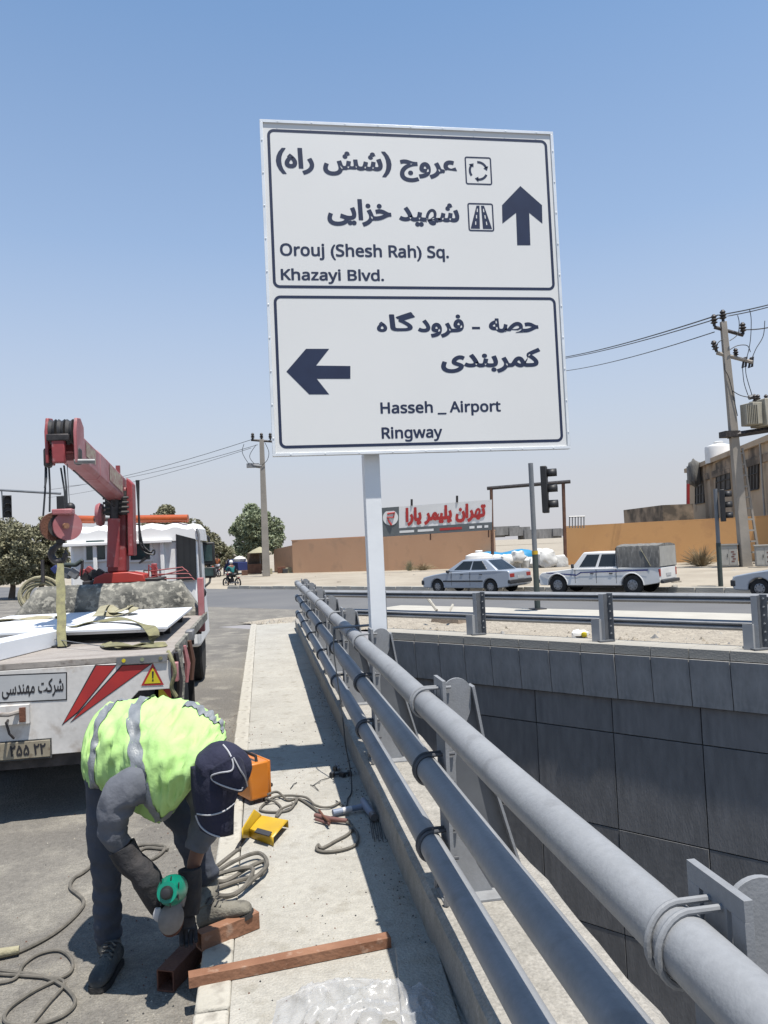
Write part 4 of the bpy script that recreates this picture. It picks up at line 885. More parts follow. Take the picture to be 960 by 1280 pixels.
# white panels on the bed
pn = thing('sign_panel', 'large white sheet panels lying flat on the truck bed', 'panel', (-1.8, 8, 1.06))
A_, B_, C_, D_ = V((-.80, 6.66, 1.125)), V((-.79, 8.86, 1.125)), V((-2.78, 9.1, 1.125)), V((-2.78, 7.1, 1.125))
MB().prism([A_, B_, C_, D_], (0, 0, .022), 'slab_white').build('top_sheet', pn, bevel=.003, world=True)
MB().prism([p + V((-.03, .06, -.025)) for p in (A_, B_, C_, D_)], (0, 0, .02), 'slab_white').build('lower_sheet', pn, bevel=.003, world=True)
for y in (7.3, 8.4): MB().box((-1.8, y, 1.0625), (1.9, .09, .07), 'black').build('spacer_beam', pn, world=True)
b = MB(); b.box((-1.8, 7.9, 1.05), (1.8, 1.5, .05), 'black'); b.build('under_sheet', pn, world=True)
a_, e_ = V((-1.78, 6.85, 1.095)), V((-2.06, 5.9, 1.095)); dd = (e_ - a_).normalized(); R = Matrix.Rotation(math.atan2(dd.y, dd.x), 3, 'Z')
tag(MB().box((a_ + e_) / 2 + V((0, 0, -.002)), ((e_ - a_).length, .2, .13), 'slab_white', R).build('box_beam', bevel=.006), 'white square beam lying on the truck deck at the left edge', 'beam')
tag(MB().box((-1.66, 6.72, 1.035), (.13, .1, .015), 'black').build('sling_pad', bevel=.004), 'small black rubber pad on the deck beneath the yellow sling', 'pad')
# hose coil on the headboard
hcx = P(53, 745, 9.4); b = MB(); pts = []
for i in range(140): a = i * PI * 2 / 24; r = .15 + .03 * math.sin(i * .31) + .01 * (i / 24); pts.append(hcx + V((math.cos(a) * r * 1.15, -.02 - .008 * (i / 24) + .02 * math.sin(a), math.sin(a) * r)))
b.tube(pts, .020, 'strap_pale', 7); tag(b.build('hose_coil'), 'beige coiled hose hanging on the left of the truck headboard', 'hose')
tag(MB().tube([P(53, 700, 9.3), P(54, 728, 9.25)], .022, 'dark_steel', 8).build('tarp_bar', tk, world=True))
# control levers and clutter
for k, (xa, ya, xb, yb) in enumerate(((188, 722, 232, 712), (190, 718, 236, 717), (188, 714, 228, 709), (192, 724, 240, 722), (186, 720, 186, 706), (194, 722, 194, 708))):
    MB().tube([P(xa, ya, 9.9), P(xb, yb, 9.9), P(xb + 3, yb + 3, 9.9)], .009, 'crane_red', 6).build('control_lever', tk, world=True)
MB().box(P(193, 714, 9.95), (.07, .06, .2), 'crane_red').build('valve_block', tk, bevel=.01, world=True)
b = MB(); b.tube([P(78, 706, 9.8), P(95, 706, 9.8), P(103, 700, 9.8)], .03, 'pole_green', 8); b.tube([P(103, 700, 9.8), P(102, 722, 9.8)], .02, 'dark_steel', 8)
for (x, y, m, r) in ((82, 716, 'galv', .1), (93, 717, 'hubcap', .08), (106, 716, 'crane_red', .07), (112, 712, 'crane_red', .05), (118, 718, 'grease', .07), (125, 716, 'dark_steel', .06), (109, 722, 'dark_steel', .08), (70, 712, 'cloth_blue', .06)):
    b.box(P(x, y, 9.85), (r * 1.5, .12, r * 1.3), m, Matrix.Rotation(random.random(), 3, 'Y'))
b.build('pump_unit', tk, bevel=.01, world=True)
tag(MB().box(P(196, 757, 9.0) , (.22, .2, .035), 'yellow_print', Matrix.Rotation(.5, 3, 'Z')).build('yellow_bag', bevel=.012), 'small yellow flat item on the far edge of the white panels', 'bag')
tag(MB().tube([P(207, 754, 9.05), P(207, 759, 9.05)], .022, 'tank_white', 10).build('small_bottle'), 'tiny white bottle at the foot of the truck headboard', 'bottle')

# ================================================================ WORKER
wk = thing('worker', 'bending worker in a lime reflective vest, navy cap and dark overalls grinding steel', 'person', on_z(170, 1200, ROAD))
nf = P(136, 1196, 3.56)
# skin body (slim, under the clothes): one continuous figure
N_ = {'pel': (P(142, 935, 3.66), .10), 'sp': (P(178, 925, 3.55), .11), 'ch': (P(222, 935, 3.40), .12), 'nk': (P(254, 948, 3.28), .05), 'hd': (P(270, 972, 3.22), .075), 'hd2': (P(274, 996, 3.20), .07),
 'h1': (P(135, 955, 3.56), .08), 'k1': (P(133, 1085, 3.56), .05), 'a1': (P(135, 1182, 3.56), .035),
 'h2': (P(170, 950, 3.74), .08), 'k2': (P(232, 1020, 3.66), .05), 'a2': (P(258, 1112, 3.68), .035),
 's1': (P(186, 972, 3.27), .045), 'm1': (P(158, 990, 3.22), .035), 'e1': (P(142, 1034, 3.21), .036), 'w1': (P(172, 1092, 3.24), .030),
 's2': (P(250, 965, 3.50), .05), 'e2': (P(255, 1035, 3.46), .040), 'w2': (P(239, 1092, 3.42), .030)}
keys = list(N_); ix = {k: i for i, k in enumerate(keys)}
E_ = [('pel', 'sp'), ('sp', 'ch'), ('ch', 'nk'), ('nk', 'hd'), ('hd', 'hd2'), ('pel', 'h1'), ('h1', 'k1'), ('k1', 'a1'), ('pel', 'h2'), ('h2', 'k2'), ('k2', 'a2'), ('ch', 's1'), ('s1', 'm1'), ('m1', 'e1'), ('e1', 'w1'), ('ch', 's2'), ('s2', 'e2'), ('e2', 'w2')]
skin_mesh('body', [N_[k] for k in keys], [(ix[a], ix[b_]) for a, b_ in E_], 'skin', wk)
# overalls
def dens(a, e, ra, re, n, wob=.006):
    return [(a.lerp(e, i / n) + V((random.uniform(-wob, wob), random.uniform(-wob, wob), random.uniform(-wob, wob))), ra + (re - ra) * i / n + random.uniform(-.004, .006)) for i in range(n + 1)]
random.seed(3)
nodes = [(P(140, 932, 3.66), .155), (P(175, 925, 3.56), .15)]; edges = [(0, 1)]
def chain(frm, lst):
    global nodes, edges
    p = frm
    for q in lst: nodes.append(q); edges.append((p, len(nodes) - 1)); p = len(nodes) - 1
    return p
chain(0, [(P(133, 958, 3.56), .115), (P(131, 1000, 3.55), .094), (P(131, 1045, 3.55), .082), (P(132, 1082, 3.55), .076), (P(134, 1096, 3.56), .068), (P(134, 1135, 3.56), .068), (P(135, 1165, 3.56), .064), (P(136, 1180, 3.56), .066)])
chain(0, [(P(172, 952, 3.74), .115), (P(205, 985, 3.70), .102), (P(228, 1013, 3.66), .088), (P(236, 1040, 3.66), .080), (P(247, 1070, 3.67), .074), (P(256, 1095, 3.68), .070), (P(259, 1104, 3.68), .068)])
skin_mesh('overalls', nodes, edges, 'overall', wk, sub=3, wr=.012)
def sleeve(pts, rs, seed):
    c = smoothpath([P(*p) for p in pts], 5); n = len(c) - 1; k = 26; rings = []; pu = None
    for i, p in enumerate(c):
        t = i / n * (len(rs) - 1); q = min(int(t), len(rs) - 2); r = rs[q] + (rs[q + 1] - rs[q]) * (t - q)
        dd = (c[min(i + 1, n)] - c[max(i - 1, 0)]).normalized(); u = ortho(dd)[0] if pu is None else (pu - dd * pu.dot(dd)).normalized(); w = dd.cross(u); pu = u
        rings.append([p + (u * math.cos(a) + w * math.sin(a)) * (r * (1 + .17 * noise.noise(V((math.cos(a) * 1.6, math.sin(a) * 1.6 + seed, i * .32))) + .065 * math.sin(i * 1.1 + 2.6 * math.sin(a * 1.5 + seed)) * (.5 + .5 * math.sin(a * 2 + i * .2)))) for a in [2 * PI * j / k for j in range(k)]])
    b = MB(); b.loft(rings, 'sleeve'); return b.build('sleeve', wk, ang=80, world=True)
sleeve([(210, 970, 3.42), (192, 976, 3.31), (173, 980, 3.24), (155, 990, 3.215), (144, 1010, 3.21), (141, 1032, 3.21), (144, 1046, 3.21), (151, 1056, 3.22)], [.072, .078, .082, .078, .070, .060, .052, .045], 1)
sleeve([(238, 948, 3.42), (248, 962, 3.46), (254, 985, 3.46), (258, 1010, 3.46), (256, 1033, 3.45), (249, 1050, 3.44), (244, 1062, 3.43)], [.09, .088, .078, .072, .068, .058, .046], 5)
MB().tube([P(246, 952, 3.31), P(256, 955, 3.28), P(262, 958, 3.26)], [.10, .088, .075], 'sleeve', 20).build('collar', wk, world=True)
# vest: lofted shell round the torso
cs = lambda v: CR * v[0] + CU * v[1] + CF * v[2]
VR = [ # centre px, D, W(across), T(back) in camera axes, lower sag factor
 ((121, 930), 3.66, (.015, .05, .15), (-.015, .145, .02), 1.0),
 ((134, 930), 3.64, (.02, .055, .18), (-.02, .165, .01), 1.05),
 ((152, 930), 3.60, (.03, .06, .195), (-.01, .175, -.01), 1.05),
 ((176, 930), 3.53, (.04, .07, .205), (.0, .18, -.03), 1.08),
 ((200, 937), 3.46, (.05, .08, .21), (.01, .18, -.04), 1.35),
 ((222, 942), 3.40, (.05, .08, .21), (.025, .175, -.05), 1.55),
 ((240, 948), 3.35, (.05, .07, .195), (.05, .16, -.06), 1.45),
 ((254, 950), 3.31, (.04, .06, .155), (.06, .13, -.05), 1.1),
 ((262, 954), 3.28, (.03, .04, .09), (.06, .09, -.04), 1.0)]
def vest_ring(t, grow=0):
    i = min(int(t), len(VR) - 2); f = t - i
    def L(a, b_): return a + (b_ - a) * f
    c = P(VR[i][0][0], VR[i][0][1], VR[i][1]).lerp(P(VR[i + 1][0][0], VR[i + 1][0][1], VR[i + 1][1]), f)
    W = cs(VR[i][2]).lerp(cs(VR[i + 1][2]), f); T = cs(VR[i][3]).lerp(cs(VR[i + 1][3]), f) * .94; sg_ = L(VR[i][4], VR[i + 1][4])
    return c, W, T, sg_
def vest_pt(t, a, grow=0):
    c, W, T, sg_ = vest_ring(t); ca, sa = math.cos(a), math.sin(a)
    k = 1.0 if sa > 0 else sg_
    e = 2 / 2.3
    p = c + W * (math.copysign(abs(ca) ** e, ca)) + T * (math.copysign(abs(sa) ** e, sa)) * k
    d = (p - c).normalized()
    wr = .004 * math.sin(a * 7 + t * 2.1) + .020 * noise.noise(V((a * 2.2, t * 1.7, 0))) + .014 * (1 - abs(noise.noise(V((a * 2.0 + t * .9, t * 2.4 - a * 1.2, 3)))) * 3) + .003 * math.sin(t * 9 + a * 3)
    return p + d * (wr * min(1, (8 - t) * .5 + .2, t * .8 + .3) + grow)
NT, NA = 64, 72
b = MB(); vs = [vest_pt(8 * i / NT, 2 * PI * j / NA) for i in range(NT + 1) for j in range(NA)]
b.add(vs, [(i * NA + j, i * NA + (j + 1) % NA, (i + 1) * NA + (j + 1) % NA, (i + 1) * NA + j) for i in range(NT) for j in range(NA)], 'vest')
vest = b.build('vest', wk, ang=80, world=True); md = vest.modifiers.new('solid', 'SOLIDIFY'); md.thickness = .006; md.offset = -1
def band(fn, n, name='reflective_stripe'):
    b = MB(); rows = [fn(i / n) for i in range(n + 1)]; k = len(rows[0])
    b.add([p for r in rows for p in r], [(i * k + j, i * k + j + 1, (i + 1) * k + j + 1, (i + 1) * k + j) for i in range(n) for j in range(k - 1)], 'reflective')
    return b.build(name, vest, ang=80, world=True)
def tline(t0, w): return lambda s: [vest_pt(t0 + w * q / 4, 2 * PI * s, .005) for q in range(5)]
band(tline(1.05, .58), 90)
def aline(a0, a1, t0, t1, w): return lambda s: [vest_pt(t0 + (t1 - t0) * s, a0 + (a1 - a0) * s + w * (q / 4 - .5), .0062) for q in range(5)]
def sweep(s):
    a_ = PI * (.30 + 1.08 * s); k = max(0, (a_ / PI - .48) / .90); t0 = 2.5 + 3.3 * k ** 1.05
    wv = .56 + .25 * k; return [vest_pt(t0 + wv * q / 4, a_, .0055) for q in range(5)]
band(sweep, 70)
band(aline(PI * .38, PI * .36, 4.7, 7.5, .24), 40)
b = MB(); b.tube([vest_pt(8 * i / 60, PI * 1.5, .002) for i in range(18, 58)], .005, 'trim', 5); b.build('zip_edge', vest, world=True)
# face details below the cap, hair
hc_ = P(270, 985, 3.22)
MB().ball(hc_ + cs((-.035, -.012, -.03)), (.02, .012, .03), 'skin', 10).build('ear', wk, world=True)
MB().ball(hc_ + cs((.03, -.075, -.02)), (.017, .017, .022), 'skin', 10).build('nose', wk, world=True)
for dx in (.005, .045): MB().ball(hc_ + cs((dx, -.045, -.045)), .009, 'piping', 8).build('eye', wk, world=True)
MB().ball(hc_ + cs((-.01, .0, .01)), (.085, .09, .075), 'hair', 14).build('hair', wk, world=True)
# cap: crown, folded brim and neck flap with pale piping
cp = MB(); cc = P(277, 962, 3.17); Rm = Matrix((CR, CU, CF)).transposed()
def capp(a, v):   # v 0 rim .. 1 top
    d = V((math.cos(a), 0, math.sin(a))); r = .112 * math.sqrt(max(0, 1 - v ** 2.4)); r *= 1 + .05 * math.sin(a * 3 + 1) + .10 * noise.noise(V((math.cos(a) * 1.5, math.sin(a) * 1.5, v * 3)))
    ax = V((.42, .85, -.05)).normalized(); u_, w_ = V((.9, -.42, 0)).normalized(), V((0, 0, 1))
    return cc + cs(u_ * (math.cos(a) * r * 1.06) + w_ * (math.sin(a) * r) + ax * (v * .125 - .01))
rings = [[capp(2 * PI * k / 28, v) for k in range(28)] for v in (0, .15, .3, .5, .7, .85, .95, .995)]
cp.loft(rings, 'cap_navy'); CAPG = [(list(cp.v), list(cp.f))]; cap = cp.build('cap', wk, ang=70, world=True)
def sheet_px(name, grid, m, par, th=.004):
    rows = [[P(x, y, D) for x, y, D in r] for r in grid]
    rows = [smoothpath(r, 4) for r in rows]; cols = [smoothpath([r[j] for r in rows], 4) for j in range(len(rows[0]))]
    k = len(cols[0]); b = MB(); b.add([p + cs((0, 0, .004 * noise.noise(p * 30))) for c in cols for p in c], [(i * k + j, i * k + j + 1, (i + 1) * k + j + 1, (i + 1) * k + j) for i in range(len(cols) - 1) for j in range(k - 1)], m); CAPG.append((list(b.v), list(b.f)))
    o = b.build(name, par, ang=80, world=True); md = o.modifiers.new('solid', 'SOLIDIFY'); md.thickness = th; return o, cols
# neck flap hanging over the face side, photo right to left
sheet_px('neck_flap', [[(238, 958, 3.14), (262, 956, 3.06), (288, 966, 3.05), (300, 980, 3.12)], [(239, 985, 3.12), (262, 988, 3.04), (284, 990, 3.05), (296, 998, 3.12)], [(243, 1013, 3.12), (262, 1016, 3.05), (280, 1012, 3.06), (293, 1008, 3.12)], [(250, 1038, 3.12), (266, 1046, 3.07), (281, 1046, 3.08), (292, 1043, 3.14)]], 'cap_navy', cap)
sheet_px('brim', [[(262, 962, 3.05), (280, 950, 3.0), (296, 944, 3.02), (304, 950, 3.10)], [(266, 975, 3.03), (284, 970, 2.99), (302, 968, 3.02), (309, 972, 3.10)], [(276, 985, 3.04), (290, 990, 3.02), (302, 990, 3.05), (309, 984, 3.12)]], 'cap_navy', cap)
from mathutils.bvhtree import BVHTree
_vs, _fs = [], []
for v_, f_ in CAPG: _fs += [[len(_vs) + q for q in f] for f in f_]; _vs += v_
cap_tree = BVHTree.FromPolygons(_vs, _fs)
def pipe_px(pts, r=.0034):
    """piping sewn on the cap: drop every point of the line onto the cloth"""
    out = []
    for q in smoothpath([V(p) for p in pts], 5):
        d = (P(q.x, q.y, 1) - EYE).normalized(); h_ = cap_tree.ray_cast(EYE, d)
        if h_[0] is not None: out.append(h_[0] - d * .004)
    if len(out) > 2:
        s = [out[0]] + [(out[i - 1] + out[i] * 2 + out[i + 1]) / 4 for i in range(1, len(out) - 1)] + [out[-1]]
        MB().tube(s, r, 'piping', 6).build('piping', cap, world=True)
pipe_px([(279, 931, 3.03), (286, 940, 3.0), (291, 952, 2.985), (290, 963, 2.98), (275, 966, 2.99), (264, 970, 3.0), (268, 977, 2.99), (284, 984, 2.98), (300, 988, 3.0), (303, 984, 3.0)])
pipe_px([(292, 947, 2.99), (300, 962, 2.98), (307, 974, 2.99), (309, 988, 3.0), (303, 998, 3.04), (294, 1003, 3.06)])
pipe_px([(244, 1017, 3.075), (262, 1019, 3.03), (280, 1014, 3.035), (293, 1004, 3.07)])
pipe_px([(244, 1017, 3.08), (250, 1032, 3.08), (262, 1042, 3.05), (278, 1047, 3.055), (291, 1047, 3.1)], .0035)
# gloves: gauntlet, palm, five fingers
def hand(px, d_along, d_side, name, base):
    d = cs(d_along).normalized(); s_ = cs(d_side).normalized(); n_ = d.cross(s_).normalized()
    nodes = [(base, .036), (base + d * .035, (.040)), (base + d * .07, .036)]; edges = [(0, 1), (1, 2)]
    fl = [(.062, -.030), (.074, -.010), (.07, .010), (.055, .029)]
    for L, off in fl:
        k = len(nodes); r0 = base + d * .065 + s_ * off
        nodes += [(r0, .0125), (r0 + d * L * .45 + n_ * .010, .0115), (r0 + d * L * .75 + n_ * .032, .0105), (r0 + d * L * .72 + n_ * .058, .0095)]
        edges += [(2, k), (k, k + 1), (k + 1, k + 2), (k + 2, k + 3)]
    k = len(nodes); r0 = base + d * .02 - s_ * .034
    nodes += [(r0, .014), (r0 + d * .03 - s_ * .018 + n_ * .015, .013), (r0 + d * .055 - s_ * .014 + n_ * .038, .011)]
    edges += [(1, k), (k, k + 1), (k + 1, k + 2)]
    return skin_mesh(name, nodes, edges, 'glove_palm' if px else 'glove', wk, root=1, sub=1)
def gaunt(pts, rs):
    MB().tube(smoothpath([P(*p) for p in pts], 4), [rs[min(i // 4, len(rs) - 1)] + (rs[min(i // 4 + 1, len(rs) - 1)] - rs[min(i // 4, len(rs) - 1)]) * (i % 4) / 4 for i in range(4 * (len(pts) - 1) + 1)], 'glove', 18).build('gauntlet', wk, world=True)
gaunt([(152, 1058, 3.225), (162, 1076, 3.225), (176, 1088, 3.225), (184, 1100, 3.23), (194, 1122, 3.24), (200, 1136, 3.25)], [.058, .056, .054, .060, .050, .040])
gaunt([(237, 1086, 3.40), (238, 1105, 3.39), (238, 1125, 3.38), (237, 1142, 3.37)], [.050, .050, .046, .040])
hand(1, (.45, -.85, .05), (-.8, -.4, -.3), 'glove', P(200, 1137, 3.24))
hand(0, (-.05, -1, -.05), (.9, 0, .3), 'glove', P(237, 1140, 3.37))
MB().ball(P(197, 1143, 3.17), (.02, .012, .03), 'piping', 10, jit=.1).build('cuff_tape', wk, world=True)
# boots
def boot(heel, toe, ank, m, nm='boot', rs=1):
    """foot as lofted rings from heel to toe plus ankle shaft"""
    heel, toe, ank = V(heel), V(toe), V(ank); d = (toe - heel); L = d.length; d.normalize(); up = (V((0, 0, 1)) - d * d.z).normalized(); s_ = d.cross(up)
    b = MB(); prof = [(0, .028, .045), (.03, .038, .085), (.15, .04, .105), (.32, .04, .105), (.5, .044, .085), (.65, .050, .072), (.8, .050, .066), (.92, .042, .055), (.985, .026, .036)]
    rings = []
    for t, w, hgt in prof:
        c = heel + d * (L * t); rings.append([c + s_ * (w * math.cos(a)) + up * (.018 + max(0, hgt * (.5 + .5 * math.sin(a)) - .004)) for a in [2 * PI * k / 16 for k in range(16)]])
    b.loft(rings, m); o = b.build(nm, wk, world=True, subsurf=1)
    sb = MB(); out = [];
    for sgn in (1, -1):
        seq = prof if sgn == 1 else prof[::-1]
        for t, w, hgt in seq: out.append(heel + d * (L * t) + s_ * (sgn * (w - .003)))
    sb.prism(out, up * .022, 'rubber'); sb.build('sole', o, world=True)
    sh = MB(); base = heel + d * (L * .2) + up * .07
    sh.tube([base, base.lerp(ank, .4), ank, ank + (ank - base) * .15], [.05, .048, .052, .055], m, 16); sh.build('shaft', o, world=True)
    lc = MB()
    for k in range(5):
        t = .28 + .07 * k; c = heel + d * (L * t) + up * (.125 - .012 * k)
        lc.tube([c - s_ * .03, c + up * .006 + d * .008, c + s_ * .03], .0035, 'black', 5); lc.tube([c - s_ * .03 + d * .02, c + up * .007, c + s_ * .03 - d * .004], .0035, 'cable', 5)
    for k in range(3): c = base.lerp(ank, .35 + .25 * k) + d * .05; lc.tube([c - s_ * .03, c + d * .008, c + s_ * .03], .0035, 'black', 5)
    lc.build('laces', o, world=True)
boot(on_z(147, 1204, ROAD + .004), on_z(119, 1243, ROAD + .004), P(137, 1182, 3.56), 'boot')
boot(on_z(251, 1164, .003), on_z(318, 1143, .07), P(259, 1110, 3.68), 'boot_tan')
# hand-held grinder
gr = thing('hand_grinder', 'green hand-held angle grinder with grey guard held between the worker\'s gloves', 'grinder', P(215, 1120, 3.22))
gc = P(216, 1112, 3.2); ga = cs((.05, .35, -.93)).normalized()
MB().lathe([(.015, -.12), (.036, -.11), (.050, -.07), (.058, -.02), (.060, .02), (.052, .07), (.042, .10), (.040, .115)], gc, ga, 'grinder_green', 22).build('motor_housing', gr, world=True)
b = MB(); b.lathe([(.026, 0), (.026, .012), (.018, .03), (.010, .032)], gc + ga * .11, ga, 'black', 16); b.build('tail_cap', gr, world=True)
b = MB()
for k in range(7): a = PI * 2 * k / 7; u_, w_ = ortho(ga); c = gc + ga * .09 + (u_ * math.cos(a) + w_ * math.sin(a)) * .046; b.box(c, (.004, .02, .02), 'black')
b.build('vents', gr, world=True)
MB().tube([gc - ga * .10, gc - ga * .12 + cs((0, -.05, 0)), gc - ga * .10 + cs((0, -.085, 0))], [.034, .034, .028], 'grinder_steel', 14).build('gear_head', gr, world=True)
MB().lathe([(.01, -.012), (.056, -.010), (.062, 0), (.056, .004), (.01, .006)], P(214, 1148, 3.19), cs((.75, .25, -.65)), 'grinder_steel', 26).build('guard', gr, world=True)
MB().lathe([(.01, -.002), (.055, -.002), (.055, .002), (.01, .002)], P(215, 1153, 3.21), cs((.75, .25, -.65)), 'rust_dark', 26).build('disc', gr, world=True)

# ================================================================ CARS
def arc_profile(front, axles, r, zc, base):
    """bottom edge from rear to front with wheel-arch cut-outs"""
    pts = []
    for ax in axles:
        dz = zc - base; x = math.sqrt(max(r * r - dz * dz, 0))
        a0 = math.atan2(base - zc, -x); a0 = PI - math.asin((base - zc) / r) if False else math.atan2(base - zc, -x)
        a0 = a0 % (2 * PI); a1 = math.atan2(base - zc, x)
        if a0 > PI: pass
        n = 12
        st, en = a0, a1 + (2 * PI if a1 < -PI else 0)
        for k in range(n + 1):
            a = st + (en - st) * k / n; pts.append((ax + r * math.cos(a), zc + r * math.sin(a)))
    return pts
def car_wheel(par, x, y, r, w, sgn):
    t = MB(); t.lathe([(r * .6, -w / 2), (r * .93, -w / 2), (r, -w * .3), (r, w * .3), (r * .93, w / 2), (r * .6, w / 2)], (x, y, r), (0, 1, 0), 'rubber', 24); o = t.build('wheel', par)
    h2 = MB(); h2.lathe([(.02, 0), (r * .2, .012), (r * .5, .0), (r * .63, -.02), (r * .63, -.08)], (x, y + sgn * w * .52, r), (0, sgn, 0), 'hubcap', 20)
    for k in range(8): a = PI * k / 4; h2.box((x + math.cos(a) * r * .4, y + sgn * (w * .52 + .004), r + math.sin(a) * r * .4), (.035, .01, .035), 'trim')
    h2.build('hubcap', o)
def face_quad(A, B, C, D, u0, u1, v0, v1, m, off=.006, name='window', par=None, fr=True):
    """A-B bottom, D-C top"""
    def pt(u, v): return A.lerp(B, u).lerp(D.lerp(C, u), v)
    nrm = (B - A).cross(D - A).normalized(); q = [pt(u0, v0), pt(u1, v0), pt(u1, v1), pt(u0, v1)]
    b = MB(); b.hexa([p - nrm * .01 for p in q], [p + nrm * off for p in q], m); return b.build(name, par, False, bevel=.004)
def make_car(name, label, W, body_top, axles, wr, base, gh, paint, loc, rz, cat='car', trimz=.5, group=None):
    t = thing(name, label, cat, loc, rz, group)
    prof = body_top + arc_profile(None, sorted(axles), wr * 1.13, wr, base)
    b = MB(); hw = W / 2; n = len(prof)
    L_ = [V((x, hw - .05 * max(0, (z - .55)) - .03 * (abs(x) > 1.9), z)) for x, z in prof]; R_ = [V((p.x, -p.y, p.z)) for p in L_]
    b.add(L_ + R_, [tuple(range(n))[::-1], tuple(range(n, 2 * n))] + [(i, (i + 1) % n, n + (i + 1) % n, n + i) for i in range(n)], paint)
    # fix winding through recalculation
    o = b.build('body', t, bevel=.035)
    import bmesh
    bm_ = bmesh.new(); bm_.from_mesh(o.data); bmesh.ops.recalc_face_normals(bm_, faces=bm_.faces); bm_.to_mesh(o.data); bm_.free()
    MB().box((0, 0, .42), (3.0, W - .35, .3), 'black').build('floor_pan', t)
    (xb0, xb1, xt0, xt1, zb, zt_, wb_, wt_) = gh     # rear base, front base, rear top, front top
    B = [V((xb0, wb_, zb)), V((xb1, wb_, zb)), V((xb1, -wb_, zb)), V((xb0, -wb_, zb))]; T = [V((xt0, wt_, zt_)), V((xt1, wt_, zt_)), V((xt1, -wt_, zt_)), V((xt0, -wt_, zt_))]
    MB().hexa(B[::-1], T[::-1], paint).build('cabin', t, bevel=.045)
    for x in axles:
        for s in (1, -1): car_wheel(t, x, s * (hw - .12), wr, .18, s)
    return t, B, T
FW = -SD; RZ = math.atan2(FW.y, FW.x); LEFT = V((-FW.y, FW.x, 0))
zr = -.445
def car_at(px, py, ax, hw, z=zr): c = on_z(px, py, z); return c - FW * ax - LEFT * hw
def sedan(label, loc, paint='car_silver'):
    top = [(2.14, .26), (2.20, .40), (2.19, .60), (2.10, .70), (1.6, .80), (1.0, .885), (-.2, .93), (-1.5, .97), (-2.10, .95), (-2.20, .88), (-2.22, .55), (-2.20, .36), (-2.1, .30)]
    t, B, T = make_car('sedan_car', label, 1.70, top, (1.38, -1.29), .30, .24, (-1.68, 1.03, -.98, .18, .90, 1.40, .76, .60), paint, loc, RZ)
    for s, (b0, b1, t0, t1) in ((1, (B[0], B[1], T[0], T[1])), (-1, (B[2], B[3], T[2], T[3]))):
        if s == 1: A, Bq, C, D = B[1], B[0], T[0], T[1]
        else: A, Bq, C, D = B[3], B[2], T[2], T[3]
        us = ((.14, .47), (.50, .82)) if s == 1 else ((.18, .50), (.53, .86))
        for u0, u1 in us: face_quad(A, Bq, C, D, u0, u1, .18, .87, 'glass_dark', .008, 'side_window', t)
    face_quad(B[0], B[3], T[3], T[0], .08, .92, .12, .92, 'glass_dark', .008, 'rear_windscreen', t)
    face_quad(B[2], B[1], T[1], T[2], .08, .92, .1, .92, 'glass_dark', .008, 'windscreen', t)
    MB().box((2.16, 0, .47), (.16, 1.68, .2), 'trim').build('front_bumper', t, bevel=.03)
    MB().box((-2.18, 0, .50), (.14, 1.66, .16), 'trim').build('rear_bumper', t, bevel=.03)
    for s in (1, -1):
        MB().box((.05, s * .855, .53), (2.0, .02, .06), 'trim').build('side_strip', t)
        MB().box((-2.165, s * .62, .74), (.10, .34, .16), 'tail_red').build('tail_light', t, bevel=.015)
        MB().box((2.13, s * .6, .62), (.08, .36, .13), 'lamp').build('headlight', t, bevel=.015)
        MB().box((.78, s * .86, .93), (.1, .16, .1), 'trim').build('mirror', t, bevel=.02)
        for x in (.10, -.85): MB().box((x, s * .845, .80), (.13, .025, .03), 'trim').build('door_handle', t)
        for x in (.62, -.32): MB().box((x, s * .8475, .62), (.012, .012, .56), 'trim').build('door_gap', t)
    pl_ = MB().box((-2.22, 0, .66), (.012, .5, .11), 'plate_white').build('number_plate', t)
    return t
sedan('silver grey four-door sedan driving left past the underpass wall', car_at(613, 743, -1.29, .85))
sedan('silver sedan cut off by the right edge with only its front in view', car_at(950, 748, 1.38, .85))
